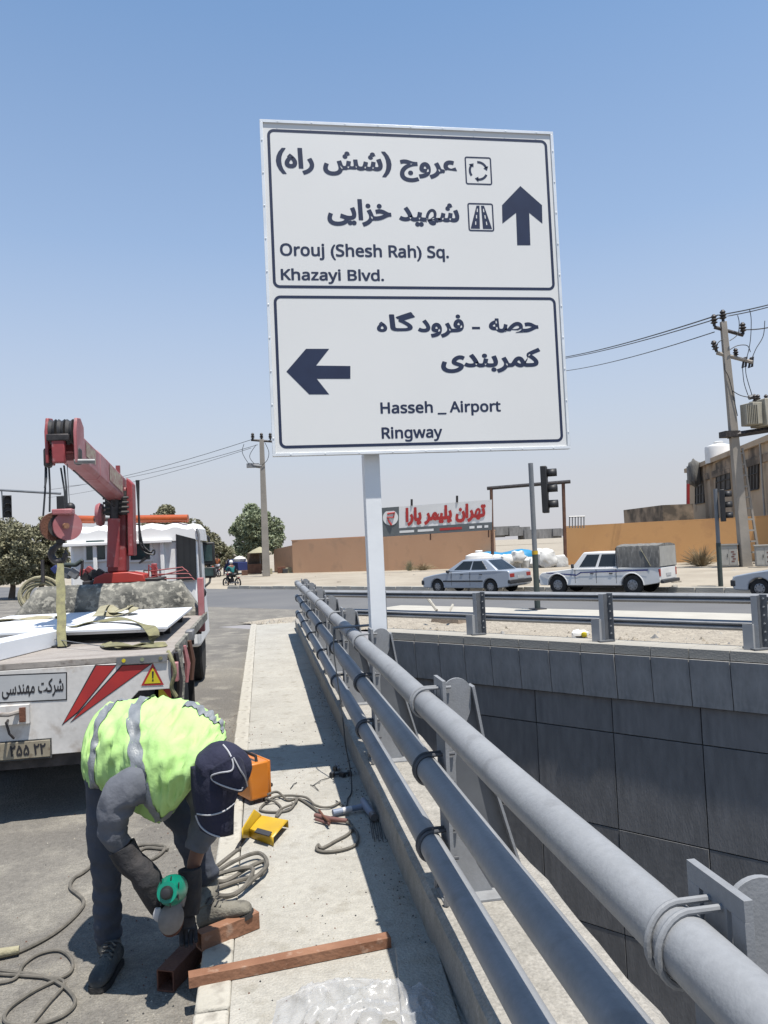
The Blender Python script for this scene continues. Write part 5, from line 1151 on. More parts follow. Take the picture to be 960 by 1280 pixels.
# pickup
top = [(2.30, .35), (2.36, .50), (2.34, .72), (2.22, .82), (1.2, .93), (.95, .96), (-1.0, .98), (-2.35, .98), (-2.38, .95), (-2.38, .45), (-2.3, .42)]
pk, B, T = make_car('pickup_truck', 'white double-cab pickup with blue side stripe and grey canvas bed cover', 1.66, top, (1.55, -1.40), .36, .34, (-.88, 1.02, -.80, .52, .93, 1.56, .76, .62), 'car_white', car_at(791, 744, -1.40, .83), RZ, 'pickup')
for s in (1, -1):
    if s == 1: A, Bq, C, D = B[1], B[0], T[0], T[1]; us = ((.16, .52), (.58, .95))
    else: A, Bq, C, D = B[3], B[2], T[2], T[3]; us = ((.05, .42), (.48, .84))
    for u0, u1 in us: face_quad(A, Bq, C, D, u0, u1, .15, .86, 'glass_dark', .008, 'side_window', pk)
    st = MB()
    for a, e in (((2.0, .80), (.75, .70)), ((.75, .70), (.55, .80)), ((.55, .80), (-2.0, .86))):
        st.prism([V((a[0], s * .832, a[1])), V((e[0], s * .832, e[1])), V((e[0], s * .832, e[1] + .05)), V((a[0], s * .832, a[1] + .035))], (0, s * .006, 0), 'blue_stripe')
    st.build('blue_stripe', pk, False)
    MB().box((-2.37, s * .72, .78), (.05, .13, .26), 'tail_red').build('tail_light', pk, bevel=.01)
    MB().box((2.33, s * .6, .66), (.06, .3, .14), 'lamp').build('headlight', pk, bevel=.015)
    MB().box((.86, s * .88, 1.06), (.07, .14, .16), 'trim').build('mirror', pk, bevel=.02)
    for x in (.12, -.62): MB().box((x, s * .832, .78), (.13, .025, .03), 'trim').build('door_handle', pk)
    for x in (.80, -.05, -.82): MB().box((x, s * .828, .68), (.014, .012, .5), 'trim').build('door_gap', pk)
    for x in (1.55, -1.40):
        MB().tube([(x + .43 * math.cos(a), s * .83, .36 + .43 * math.sin(a)) for a in [PI * k / 12 for k in range(13)]], .022, 'car_white', 6).build('wheel_arch', pk)
face_quad(B[2], B[1], T[1], T[2], .08, .92, .1, .9, 'glass_dark', .008, 'windscreen', pk)
face_quad(B[0], B[3], T[3], T[0], .1, .9, .2, .85, 'glass_dark', .008, 'rear_window', pk)
MB().box((2.36, 0, .5), (.12, 1.6, .14), 'trim').build('front_bumper', pk, bevel=.02)
MB().box((-2.45, 0, .47), (.12, 1.5, .12), 'trim').build('rear_bumper', pk, bevel=.02)
MB().box((-2.385, 0, .74), (.03, 1.3, .42), 'car_white').build('tailgate', pk, bevel=.015)
MB().box((-2.41, 0, .70), (.01, .42, .1), 'plate_white').build('number_plate', pk)
b = MB(); rings = []
for i in range(22):
    x = -.84 - 1.56 * i / 21; sag = .03 * math.sin(i * PI / 3.5) ** 2
    yy = [.80, .79, .74, .35, 0, -.35, -.74, -.79, -.80]; zz = [.98, 1.5, 1.74 - sag * .4, 1.80 - sag, 1.81 - sag, 1.80 - sag, 1.74 - sag * .4, 1.5, .98]
    rings.append([V((x, y_ + random.uniform(-.012, .012) * (j in (1, 7)), z_)) for j, (y_, z_) in enumerate(zip(yy, zz))])
b.loft(rings, 'canvas'); cv = b.build('canvas_cover', pk, ang=60)
MB().add([V((-2.412, y_, z_)) for y_, z_ in ((.74, 1.0), (-.74, 1.0), (-.73, 1.70), (.73, 1.70))], [(3, 2, 1, 0)], 'cabinet').build('rear_curtain', cv, False)
for s in (1, -1):
    MB().tube([(-.9, s * .805, 1.0), (-.9, s * .80, 1.5)], .014, 'galv', 6).build('cover_rib', cv); MB().tube([(-2.1, s * .815, 1.02), (-1.75, s * .79, 1.66)], .009, 'strap_pale', 6).build('cover_rope', cv)
MB().box((-.83, 0, 1.36), (.06, 1.5, .66), 'soot').build('cover_front', cv)

# ================================================================ TRAFFIC LIGHTS
def signal_head(par, c, face, h=1.12, w=.30, d=.16):
    face = V(face).normalized(); side = V((-face.y, face.x, 0)); R = Matrix((face, side, V((0, 0, 1)))).transposed()
    o = MB().box(c, (d, w, h), 'black', R).build('signal_head', par, bevel=.02, world=True)
    for k in (1, 0, -1):
        cc = c + V((0, 0, k * h / 3)); a = cc + face * d * .5
        m = MB(); n = 14; r = w * .40; rings = []
        for t in (0, 1):
            ring = []
            for j in range(n + 1):
                an = -PI * .18 + PI * 1.36 * j / n; ring.append(a + side * (r * math.cos(an)) + V((0, 0, r * math.sin(an))) + face * (t * .24 - .0))
            rings.append(ring)
        m.loft(rings, 'black', closed=False); v_ = m.build('visor', o, world=True); s_ = v_.modifiers.new('solid', 'SOLIDIFY'); s_.thickness = .008
        MB().cyl(a - face * .002, a + face * .012, r * .9, 'trim', 18).build('lens', o, world=True)
    return o
s1 = thing('traffic_light', 'three-lamp traffic light on a grey-green pole behind the silver sedan', 'traffic light', (7.31, 19.98, -.2))
pb = V((7.31, 19.98, -.2)); pt_ = pb + V((.02, 0, 3.98))
MB().tube([pb, pb.lerp(pt_, .39)], .078, 'pole_green', 16).build('pole_base', s1, world=True)
MB().tube([pb.lerp(pt_, .39), pt_], .066, 'pole_grey', 16).build('pole', s1, world=True)
MB().cyl(pb.lerp(pt_, .375), pb.lerp(pt_, .40), .082, 'mask_yellow', 16).build('band', s1, world=True)
MB().box(pb + V((0, 0, .02)), (.38, .38, .03), 'dark_steel').build('base_plate', s1, world=True)
fr_ = CR * .93 + CF * -.3; fr_.z = 0
signal_head(s1, P(681, 612, 20.0), fr_, 1.22, .32)
s2 = thing('traffic_light', 'leaning traffic light with three dark lamps in front of the ochre wall', 'traffic light', (16.14, 25.31, -.3))
pb = V((16.14, 25.31, -.32)); pt2 = P(894, 611, 27.5)
MB().tube([pb, pb.lerp(pt2, .45)], .085, 'pole_green', 14).build('pole_base', s2, world=True); MB().tube([pb.lerp(pt2, .45), pt2], .07, 'pole_grey', 14).build('pole', s2, world=True)
signal_head(s2, P(903, 632, 27.4), fr_, 1.14, .34)
s3 = thing('signal_gantry', 'thin overhead arm with two dark traffic signals above the left trees', 'traffic light', P(-60, 725, 38))
MB().tube([P(-60, 725, 38), P(-60, 612, 38), P(0, 612.5, 38), P(76, 617, 38)], .06, 'pole_grey', 8).build('arm', s3, world=True)
signal_head(s3, P(9, 633, 37.8), CR * .6 - CF, 1.1, .4); signal_head(s3, P(76, 632, 38), CR * -.1 + CF, .95, .36)
MB().tube([P(2, 612, 38), P(4, 650, 38)], .03, 'pole_grey', 6).build('hanger', s3, world=True)

# ================================================================ WALLS, GATE, BANNER
def wall(name, pts, z0, z1, th, m, par=None, cap=True):
    b = MB(); pts = [V((x, y, 0)) for x, y in pts]; rings = []
    for i, p in enumerate(pts):
        d = (pts[min(i + 1, len(pts) - 1)] - pts[max(i - 1, 0)]).normalized(); n_ = V((-d.y, d.x, 0)); z = z1[i] if isinstance(z1, list) else z1
        rings.append([p + V((0, 0, z0)), p + V((0, 0, z)), p + n_ * th + V((0, 0, z)), p + n_ * th + V((0, 0, z0))])
    b.loft(rings, m); return b.build(name, par, False, world=par is not None)
W1, W2, W3 = (2.4, 61.6), (9.2, 56.0), (15.9, 51.4)
lw = thing('perimeter_wall', 'brown and tan rendered wall running from the kiosk to the banner', 'wall', (9, 56, -.2))
wall('wall_section', [W1, W2], -.4, [2.36, 2.34], .35, 'brown_wall', lw); wall('wall_section', [W2, W3], -.4, [2.34, 2.34], .35, 'brown_wall', lw)
wall('wall_section', [(1.0, 66), (2.42, 61.9)], -.4, [1.75, 2.0], .3, 'brown_wall', lw)
wall('wall_cap', [(W1[0] - .05, W1[1]), (W3[0], W3[1])], 2.345, 2.42, .42, 'brown_wall', lw)
R1 = (20.25, 49.6); R2 = (28.6, 41.0); R3 = (36, 33.4)
rw2 = thing('perimeter_wall', 'long bright ochre wall behind the pickup and the leaning traffic light', 'wall', (24, 45, -.2))
wall('wall_section', [R1, R2, R3], -.4, [2.33, 2.36, 2.36], .35, 'ochre_wall', rw2); wall('wall_cap', [R1, R2, R3], 2.34, 2.42, .4, 'ochre_wall', rw2)
gt = thing('gate_frame', 'tall thin steel gate frame standing between the tan and ochre walls', 'gate frame', (18, 51, -.2))
g0, g1 = P(616, 708, 51.5), P(707, 706, 50); t0, t1 = P(614, 609, 51.5), P(704, 603, 50)
MB().tube([g0, t0], .11, 'wood_brown', 8).build('gate_post', gt, world=True); MB().tube([g1, t1], .12, 'wood_brown', 8).build('gate_post', gt, world=True)
MB().tube([P(609, 610.5, 51.6), P(713, 602, 49.8)], .12, 'dark_steel', 8).build('lintel', gt, world=True)
# banner
bn = thing('shop_banner', 'white banner with red Persian lettering above a dark grey strip on the wall', 'banner', P(547, 668, 50))
BA, BB = P(462, 636, 52.0), P(615, 624.5, 50.6); BC, BD = P(615, 662.5, 50.6), P(462, 672, 52.0)
bx = (BB - BA); up_ = V((0, 0, 1)); nrm = bx.cross(up_).normalized()
if nrm.dot(CF) > 0: nrm = -nrm
def bq(u0, u1, v0, v1, m, name, off, par=bn):
    f = lambda u, v: BA.lerp(BB, u).lerp(BD.lerp(BC, u), v) + nrm * off
    q = [f(u0, v1), f(u1, v1), f(u1, v0), f(u0, v0)]; return MB().hexa([p - nrm * .012 for p in q], q, m).build(name, par, False, world=True)
bq(0, 1, 0, 1, 'banner_white', 'board', 0); bq(.0, 1, .74, 1, 'banner_grey', 'grey_strip', .02); bq(0, .245, 0, .74, 'banner_grey', 'logo_field', .02)
def btext(body, u0, u1, v0, v1, m, off=.03, fa=True):
    f = lambda u, v: BA.lerp(BB, u).lerp(BD.lerp(BC, u), v) + nrm * off
    o = f(u0, v1); w = (f(u1, v1) - o).length; h_ = (f(u0, v0) - o).length
    text_part('lettering', body, o, f(u1, v1) - o, f(u0, v0) - o, w, h_, m, bn, .035, .012, fa)
btext('تهران پلیمر پارا', .30, .95, .06, .73, 'red_print')
f = lambda u, v: BA.lerp(BB, u).lerp(BD.lerp(BC, u), v)
MB().cyl(f(.175, .36) + nrm * .02, f(.175, .36) + nrm * .035, .52, 'banner_white', 24).build('logo_disc', bn, world=True)
MB().tube([f(.15, .22) + nrm * .06, f(.21, .2) + nrm * .06, f(.20, .36) + nrm * .06, f(.15, .34) + nrm * .06, f(.165, .5) + nrm * .06, f(.185, .62) + nrm * .06], .07, 'red_print', 6).build('logo_mark', bn, world=True)
for u0, u1, m in ((.25, .37, 'banner_white'), (.40, .53, 'banner_white'), (.58, .76, 'red_print'), (.82, .86, 'banner_white'), (.88, .92, 'banner_white'), (.94, .97, 'banner_white')): bq(u0, u1, .83, .91, m, 'small_print', .03)
for u in (.35, .72): MB().tube([f(u, 0), f(u, -.22)], .08, 'dark_steel', 6).build('spotlight', bn, world=True)
for u in (.1, .5, .97):
    c_ = f(u, 1) - nrm * .12; MB().tube([V((c_.x, c_.y, 1.9)), f(u, .05) - nrm * .12], .05, 'wood_brown', 6).build('banner_leg', bn, world=True)

# ================================================================ YARD THINGS
def lump(name, c, r, m, label, cat, group=None, jit=.10, seg=16):
    b = MB(); r = V(r); sd_ = V((random.random() * 9, random.random() * 9, 0)); n = seg // 2; vs = []
    for i in range(n + 1):
        t = PI * i / n
        for k in range(seg):
            a = 2 * PI * k / seg; d = V((math.sin(t) * math.cos(a), math.sin(t) * math.sin(a), math.cos(t)))
            d = V([math.copysign(abs(x) ** .62, x) for x in d]); f_ = 1 + jit * 3.2 * noise.noise(d * 1.6 + sd_) + jit * 1.5 * noise.noise(d * 5 + sd_)
            vs.append(c + V((d.x * r.x, d.y * r.y, d.z * r.z)) * f_)
    b.add(vs, [(i * seg + k, (i + 1) * seg + k, (i + 1) * seg + (k + 1) % seg, i * seg + (k + 1) % seg) for i in range(n) for k in range(seg)], m)
    return tag(b.build(name, ang=50), label, cat, group)
tw = thing('water_tank', 'white ribbed plastic tank lying before the tan wall behind the sedan', 'water tank', P(599, 708, 48.5))
tc_ = P(599, 696, 48.5); tc_.z = -.2
b = MB(); b.lathe([(.9, 0), (.92, .1), (.88, .2), (.92, .35), (.88, .5), (.92, .65), (.88, .8), (.86, .98), (.5, 1.12), (.2, 1.16), (.2, 1.24)], tc_, (0, 0, 1), 'tank_white', 26); b.build('tank_body', tw, world=True)
b = MB(); b.lathe([(.22, 1.2), (.24, 1.26), (.2, 1.3)], tc_, (0, 0, 1), 'tank_white', 16); b.build('lid', tw, world=True)
b = MB(); c_ = P(636, 697, 53); rings = []
for i in range(9):
    t = i / 8; x = -1.9 + 3.8 * t; hgt = .85 * math.sin(PI * (.1 + .8 * (1 - abs(t - .4) ** 1.3))) ; w = .2 + .8 * math.sin(PI * t) ** .6
    rings.append([c_ + CR * x + CF * (w * math.cos(a)) + V((0, 0, max(0, hgt * (.35 + .55 * math.sin(PI * t))) * max(0, math.sin(a)) + .1)) for a in [2 * PI * k / 14 for k in range(14)]])
b.loft(rings, 'blue_tarp'); tag(b.build('blue_tarpaulin'), 'bright blue tarpaulin hump behind the white sacks at the gate', 'tarpaulin')
random.seed(21)
sk_ = sorted([(600, 707, .55), (608, 704, .6), (622, 702, .7), (634, 700, .6), (641, 703, .7), (652, 702, .65), (660, 705, .7), (672, 704, .8), (684, 699, .9), (690, 704, .7), (700, 703, .75), (648, 696, .6), (676, 694, .7)])
wl = ['leftmost white sack, beside the ribbed water tank', 'second white sack from the water tank', 'white sack just right of the left gate post', 'white sack under the left end of the blue tarpaulin', 'white sack under the middle of the blue tarpaulin', 'upper white sack behind the heap at the right end of the tarpaulin', 'low white sack below the right end of the tarpaulin', 'white sack left of the traffic light pole', 'large white sack partly hidden by the traffic light pole', 'upper white sack just right of the traffic light pole', 'largest white sack right of the traffic light pole', 'low white sack third from the right gate post', 'rightmost white sack beside the right gate post']
for (x, y, r), l in zip(sk_, wl): lump('white_sack', P(x, y, 50 + random.uniform(-1, 1)), (r * .68, r * .6, r * .62), 'sack', l, 'sack', 'white bulk sacks at the gate', .12)
b = MB()
for i in range(6): b.box(P(612 + i * 17, 668 - i * .4, 230) + V((0, 0, random.uniform(-.5, 1))), (random.uniform(3, 9), 6, random.uniform(1.4, 3)), 'wall_panel')
b.build; far = tag(b.build('distant_sheds'), 'row of low grey sheds far beyond the gate', 'sheds', kind='stuff')
# hill
b = MB(); rings = []
for i in range(25):
    t = i / 24; c_ = P(120 + 260 * t, 690, 900); z = 1.0 + 32 * math.exp(-((t - .42) / .16) ** 2) + 3 * math.sin(i * 2.1)
    rings.append([V((c_.x, c_.y - 30, -2)), V((c_.x, c_.y, max(z, 1))), V((c_.x, c_.y + 40, -2))])
b.loft(rings, 'hill'); tag(b.build('hill'), kind='structure')
# lattice of rebar cage on the wall
b = MB()
for i in range(6): b.tube([P(712 + i * 3.6, 660, 50), P(712 + i * 3.6, 646, 50)], .04, 'galv', 5)
b.tube([P(711, 646, 50), P(731, 645.5, 50)], .05, 'galv', 5); tag(b.build('pipe_rack'), 'small pale pipe rack showing above the left end of the ochre wall', 'rack')
# cabinets
def cabinet(x, yb, x0, x1, yt, D, label):
    p0, p1 = P(x0, yb, D), P(x1, yb, D); w = (p1 - p0).length; c_ = (p0 + p1) / 2; z0 = -.25; zt = P((x0 + x1) / 2, yt, D).z
    t = thing('electrical_cabinet', label, 'cabinet', (c_.x, c_.y, z0), math.atan2(CR.y, CR.x) - .35)
    MB().box((0, 0, (zt - z0) / 2 + .05), (w, .5, zt - z0 - .1), 'cabinet').build('case', t, bevel=.02)
    for s in (-1, 1): MB().box((s * w * .24, -.256, (zt - z0) / 2 + .05), (w * .45, .015, zt - z0 - .25), 'cabinet').build('door', t, bevel=.01)
    MB().box((0, 0, zt - z0 + .02), (w + .1, .6, .05), 'cabinet').build('top', t)
    MB().box((-.06, -.27, (zt - z0) * .55), (.03, .03, .16), 'trim').build('handle', t)
    for k in range(5): MB().box((w * .22 + .06 * (k % 2), -.267, (zt - z0) * (.3 + .1 * k)), (.14, .006, .07), 'holder_red').build('sticker', t)
cabinet(911, 711, 901, 922, 681, 39, 'grey electrical cabinet with red stickers beside the leaning traffic light')
cabinet(955, 711, 946, 966, 682, 37.5, 'pale electrical cabinet at the right edge beyond the concrete pole')
def bush(name, c, r, n, m, label, cat='bush'):
    b = MB()
    for i in range(n):
        a, e = random.uniform(0, 2 * PI), random.uniform(.1, 1.4); d = V((math.cos(a) * math.cos(e), math.sin(a) * math.cos(e), math.sin(e))); k = random.uniform(.5, 1)
        q = c + V((d.x * r.x, d.y * r.y, d.z * r.z)) * k; b.tube([c + V((d.x * .1, d.y * .1, 0)), c.lerp(q, .6) + V((0, 0, .05)), q], [.012, .008, .004], m, 3, cap=False)
    return tag(b.build(name, smooth=False), label, cat)
bc = P(877, 711, 41.5); bc.z = -.2; bush('dry_bush', bc, V((1.5, .9, 1.25)), 420, 'dry_bush', 'dry twiggy bush against the ochre wall right of the pickup')
bc = P(529, 715, 54); bc.z = -.2; bush('dry_weeds', bc, V((1.2, .5, .6)), 200, 'dry_bush', 'dry yellow weeds at the foot of the tan wall', 'weeds')
bc = P(512, 715, 54.5); bc.z = -.2; bush('green_weeds', bc, V((.6, .4, .9)), 120, 'leaf_olive', 'small green weeds at the wall foot, left of the yellow ones', 'weeds')
for i in range(26):
    x = random.uniform(380, 940); p = P(x, 0, 1); q = on_z(x, random.uniform(712, 734), -.27); 
    tag(MB().ball(q, (random.uniform(.1, .3), .15, random.uniform(.05, .12)), random.choice(['sand', 'gravel', 'plinth']), 7, jit=.25).build('rock', smooth=False), 'small rock lying on the sandy verge across the road', 'rock', 'rocks on the far verge')

# ================================================================ POWER POLES
def wire(pts, r, label, par=None, name='power_line'):
    o = MB().tube(pts, r, 'black_cable', 4, cap=False).build(name, par, world=par is not None)
    if par is None: tag(o, label, 'power line', 'overhead power lines')
    return o
def sag(a, e, s, n=14): return [a.lerp(e, i / n) - V((0, 0, 4 * s * (i / n) * (1 - i / n))) for i in range(n + 1)]
rp = thing('power_pole', 'tall leaning concrete pole with transformer and ladder side beside the ochre wall', 'power pole', (24.19, 35.48, -.2))
b0, b1 = V((24.19, 35.48, -.3)), P(901, 404, 43.2 - 1.9)
b1 = P(904, 402, 38.7); 
D0 = (b0 - EYE).dot(CF); b1 = P(904, 402, D0)
def pole(par, a, e, wa, we, name='shaft', dp=.8):
    d = (e - a).normalized(); u = (CR - d * CR.dot(d)).normalized(); w = d.cross(u)
    b = MB(); b.hexa([a + u * x * wa + w * y * wa * dp for x, y in ((-1, -1), (1, -1), (1, 1), (-1, 1))][::-1], [e + u * x * we + w * y * we * dp for x, y in ((-1, -1), (1, -1), (1, 1), (-1, 1))][::-1], 'concrete_pole'); return b.build(name, par, bevel=.02, world=True)
pole(rp, b0 - CR * .1, b1, .26, .14)
lad0, lad1 = b0 + CR * .62, P(928, 560, D0)
pole(rp, lad0, lad1, .07, .05, 'ladder_rail')
for i in range(11): t = (i + .5) / 11; c_ = lad0.lerp(lad1, t); MB().box(c_ - CR * .14, (.34, .1, .09), 'concrete_pole', Matrix.Rotation(math.atan2(CR.y, CR.x), 3, 'Z')).build('rung', rp, world=True)
def insul(par, c_, d=V((0, 0, 1)), s=1, m='wood_brown'):
    b = MB(); b.lathe([(.05 * s, 0), (.05 * s, .08 * s), (.12 * s, .12 * s), (.06 * s, .16 * s), (.12 * s, .22 * s), (.06 * s, .26 * s), (.10 * s, .32 * s), (.04 * s, .40 * s)], c_, d, 'dark_steel', 10); return b.build('insulator', par, world=True)
ca, ce = P(893, 409, D0), P(929, 419, D0); MB().tube([ca, ce], .09, 'dark_steel', 6).build('crossarm', rp, world=True)
insul(rp, ca + V((0, 0, .05)), s=1.5); insul(rp, P(904, 402, D0), s=1.5); insul(rp, ce + V((0, 0, .05)), s=1.5)
ca2, ce2 = P(896, 441, D0), P(941, 453, D0); MB().tube([ca2, ce2], .10, 'concrete_pole', 6).build('crossarm', rp, world=True)
insul(rp, ca2 + V((0, 0, .05)), V((-.3, 0, 1)), 1.5); insul(rp, P(920, 447, D0), s=1.2)
for x in (930, 938): MB().tube([P(x, 448, D0), P(x + 3, 446, D0), P(x + 2, 458, D0), P(x - 2, 460, D0), P(x, 448, D0)], .06, 'dark_steel', 5).build('cutout_fuse', rp, world=True)
MB().tube([P(909, 545, D0), P(975, 535, D0 - .6)], .16, 'dark_steel', 6).build('platform_beam', rp, world=True)
MB().box(P(912, 543, D0), (.8, .6, .3), 'dark_steel').build('beam_clamp', rp, world=True)
tf = thing('transformer', 'beige pole-mounted transformer box on the beam of the right-hand pole', 'transformer', P(950, 538, D0 - .4))
RR = Matrix.Rotation(math.atan2(CR.y, CR.x) + .3, 3, 'Z')
MB().box(P(940, 518, D0 - .4), (.62, .9, 1.1), 'transformer', RR).build('radiator', tf, bevel=.03, world=True); MB().box(P(962, 517, D0 - .2), (1.5, 1.1, 1.35), 'transformer', RR).build('tank', tf, bevel=.04, world=True)
for k in range(7): MB().box(P(933 + k * 2.2, 518, D0 - .95), (.03, .12, .95), 'transformer', RR).build('fin', tf, world=True)
for x in (944, 948, 958): insul(tf, P(x, 504, D0 - .3), s=1.1)
MB().tube([P(936, 497, D0), P(944, 495, D0)], .12, 'galv', 8).build('arrester', tf, world=True)
wa = P(897, 394, D0)
wire(sag(P(690, 449, 75), wa, .25) + sag(wa, P(1010, 366, D0 + 3), .12)[1:], .035, 'upper overhead wire from the right pole, passing behind the sign')
wire(sag(P(690, 450.5, 76), P(904, 396, D0), .25) + sag(P(904, 396, D0), P(1010, 368, D0 + 3), .12)[1:], .03, 'twin of the upper overhead wire, just below it')
wire(sag(P(695, 465, 76), P(893, 415, D0), .3), .026, 'lower overhead wire running from behind the sign to the crossarm')
wire(sag(P(929, 412, D0), P(1010, 388, D0 + 3), .3), .03, 'overhead wire leaving the crossarm towards the right edge')
for pts in ([(922, 394), (924, 404), (922, 418), (912, 426)], [(937, 387), (939, 400), (938, 425), (934, 445), (930, 450)], [(956, 401), (954, 420), (945, 436), (940, 448)], [(911, 438), (922, 432), (934, 432), (938, 440)], [(928, 458), (930, 478), (935, 494)], [(932, 458), (933, 470), (940, 494)], [(915, 488), (925, 494), (938, 497)], [(906, 454), (906, 462), (912, 475), (922, 520)], [(893, 436), (898, 428), (904, 424)]):
    wire(smoothpath([P(x, y, D0 - .2) for x, y in pts], 5), .022, '', rp, 'jumper_wire')
lp = thing('power_pole', 'grey concrete pole with one crossarm beside the green tree', 'power pole', (.27, 57.19, -.2))
D1 = (V((.27, 57.19, -.2)) - EYE).dot(CF)
pole(lp, P(333, 720, D1), P(327, 549, D1), .26, .15)
MB().tube([P(314, 550, D1), P(341, 552, D1)], .09, 'dark_steel', 6).build('crossarm', lp, world=True)
for x in (316, 327, 338): insul(lp, P(x, 550, D1), s=1.3)
MB().tube([P(311, 581, D1), P(328, 583, D1)], .16, 'galv', 8).build('fuse_arm', lp, world=True); MB().box(P(316, 582, D1), (.9, .3, .3), 'galv').build('street_lamp_head', lp, world=True)
for pts in ([(305, 555), (303, 566), (311, 580)], [(320, 556), (312, 570), (318, 580)], [(331, 553), (336, 565), (334, 575), (327, 582)]): wire(smoothpath([P(x, y, D1 - .2) for x, y in pts], 5), .02, '', lp, 'jumper_wire')
for a, e, r, l in (((62, 612, 95), (316, 549, D1), .02, 'faint overhead wire from the left pole crossing behind the crane boom, upper'), ((80, 608, 95), (322, 556, D1), .018, 'faint overhead wire from the left pole crossing behind the crane boom, middle'), ((60, 622, 95), (314, 560, D1), .016, 'faint overhead wire from the left pole crossing behind the crane boom, lowest'), ((341, 549, D1), (480, 500, 50), .03, 'overhead wire running from the left pole to behind the sign')):
    wire(sag(P(*a), P(*e), .5), r, l)

# ================================================================ BUILDING
FA, FB = P(862, 640, 68), P(960, 640, 47); fd = FB - FA; fd.z = 0; fn = V((fd.y, -fd.x, 0)).normalized()
if fn.dot(EYE - FA) < 0: fn = -fn
def fac(x, y, off=0):
    d = CF + CR * ((x - 480) / 960) - CU * ((y - 640) / 960); t = (FA + fn * off - EYE).dot(fn) / d.dot(fn); return EYE + d * t
bd_ = thing('burnt_building', 'two-storey tan building with soot-stained windows behind the ochre wall', 'building', (FA.x, FA.y, -.2))
ztop = fac(863, 588).z; ftop2 = fac(958, 546).z
A0 = V((FA.x, FA.y, -.4)); B0 = FA + fd * 1.5; B0.z = -.4
b = MB(); q = [A0, B0, B0 - fn * 12, A0 - fn * 12]; b.hexa(q, [V((p.x, p.y, ztop)) for p in q], 'building'); b.build('walls', bd_, False, world=True)
q2 = [A0 + fn * .25, B0 + fn * .25, B0 - fn * 12, A0 - fn * 12]; MB().hexa([V((p.x, p.y, ztop - .1)) for p in q2], [V((p.x, p.y, ztop + .25)) for p in q2], 'building').build('parapet', bd_, False, world=True)
MB().hexa([V((p.x, p.y, ztop - 1.25)) for p in (A0 + fn * .12, B0 + fn * .12, B0, A0)], [V((p.x, p.y, ztop - .75)) for p in (A0 + fn * .12, B0 + fn * .12, B0, A0)], 'soot').build('soot_band', bd_, False, world=True)
for (x0, x1, yt, yb, x2) in ((870, 881, 607, 629, 0), (896, 914, 588, 613, 1), (937, 949, 573, 612, 2)):
    a, e, c_, d_ = fac(x0, yb, .02), fac(x1, yb, .02), fac(x1, yt, .02), fac(x0, yt, .02)
    e.z = a.z = (a.z + e.z) / 2; c_.z = d_.z = (c_.z + d_.z) / 2
    if a.x > e.x: pass
    wn = MB().hexa([p - fn * .0 for p in (a, e, c_, d_)], [p + fn * .03 for p in (a, e, c_, d_)], 'pane_dull').build('window', bd_, False, world=True)
    fb = MB()
    for t in (0, .33, .66, 1): fb.tube([a.lerp(e, t) + fn * .06, d_.lerp(c_, t) + fn * .06], .05, 'frame_dark', 4)
    for t in (0, .5, 1): fb.tube([a.lerp(d_, t) + fn * .06, e.lerp(c_, t) + fn * .06], .05, 'frame_dark', 4)
    fb.build('window_frame', wn, world=True)
    s0, s1 = d_ + V((0, 0, .02)) - fd.normalized() * .2, c_ + V((0, 0, .02)) + fd.normalized() * .2
    MB().hexa([s0, s1, s1 + V((0, 0, .9)), s0 + V((0, 0, .7))], [p + fn * .025 for p in (s0, s1, s1 + V((0, 0, .9)), s0 + V((0, 0, .7)))], 'soot').build('soot_stain', wn, False, world=True)
for x in (884, 892, 918, 932): 
    c_ = fac(x, 620, .0); MB().tube([V((c_.x, c_.y, 1)), V((c_.x, c_.y, ztop - .1))], .22, 'building', 4).build('pilaster', bd_, world=True)
c_ = fac(953, 600, .2); MB().tube([V((c_.x, c_.y, 1)), V((c_.x, c_.y, ztop))], .06, 'cabinet', 8).build('drain_pipe', bd_, world=True)
rt = thing('roof_tank', 'white cylindrical water tank on the roof of the burnt building', 'water tank', P(898, 578, 70))
c_ = P(899, 570, 59.5); c_.z = ztop - .1
b = MB(); r_ = 1.02; b.lathe([(r_, 0), (r_, 1.15), (r_ * .96, 1.3), (r_ * .3, 1.5), (r_ * .3, 1.6)], c_, (0, 0, 1), 'tank_white', 24); b.build('tank_body', rt, world=True)
MB().lathe([(.34, 1.56), (.36, 1.64), (.25, 1.68)], c_, (0, 0, 1), 'tank_white', 16).build('lid', rt, world=True)
lump('roof_bundle', fac(868, 592, .6), (.5, .45, 1.05), 'canvas', 'grey wrapped duct hanging at the left corner of the burnt building', 'duct', jit=.08)
MB_ = MB(); MB_.tube([P(860, 650, 60), P(860, 605, 60)], .12, 'red_print', 6); MB_.tube([P(860, 605, 60), P(859, 583, 60)], .05, 'galv', 5); tag(MB_.build('flag_mast'), 'thin red and grey mast at the left corner of the burnt building', 'mast')
ct = thing('freight_container', 'dark ribbed shipping container showing above the ochre wall', 'container', P(840, 655, 62))
ka, kb = P(815, 660, 66), P(868, 655, 58); kn = V(((kb - ka).y, -(kb - ka).x, 0)).normalized(); ka.z = kb.z = -.2
zk = P(815, 636, 66).z; b = MB(); q = [ka, kb, kb - kn * -2.4 , ka - kn * -2.4]; b.hexa(q, [V((p.x, p.y, zk)) for p in q], 'soot'); b.build('box', ct, False, world=True)
for i in range(14): c_ = ka.lerp(kb, (i + .5) / 14); MB().tube([V((c_.x, c_.y, 0)), V((c_.x, c_.y, zk - .1))], .14, 'wall_panel', 4).build('rib', ct, world=True)

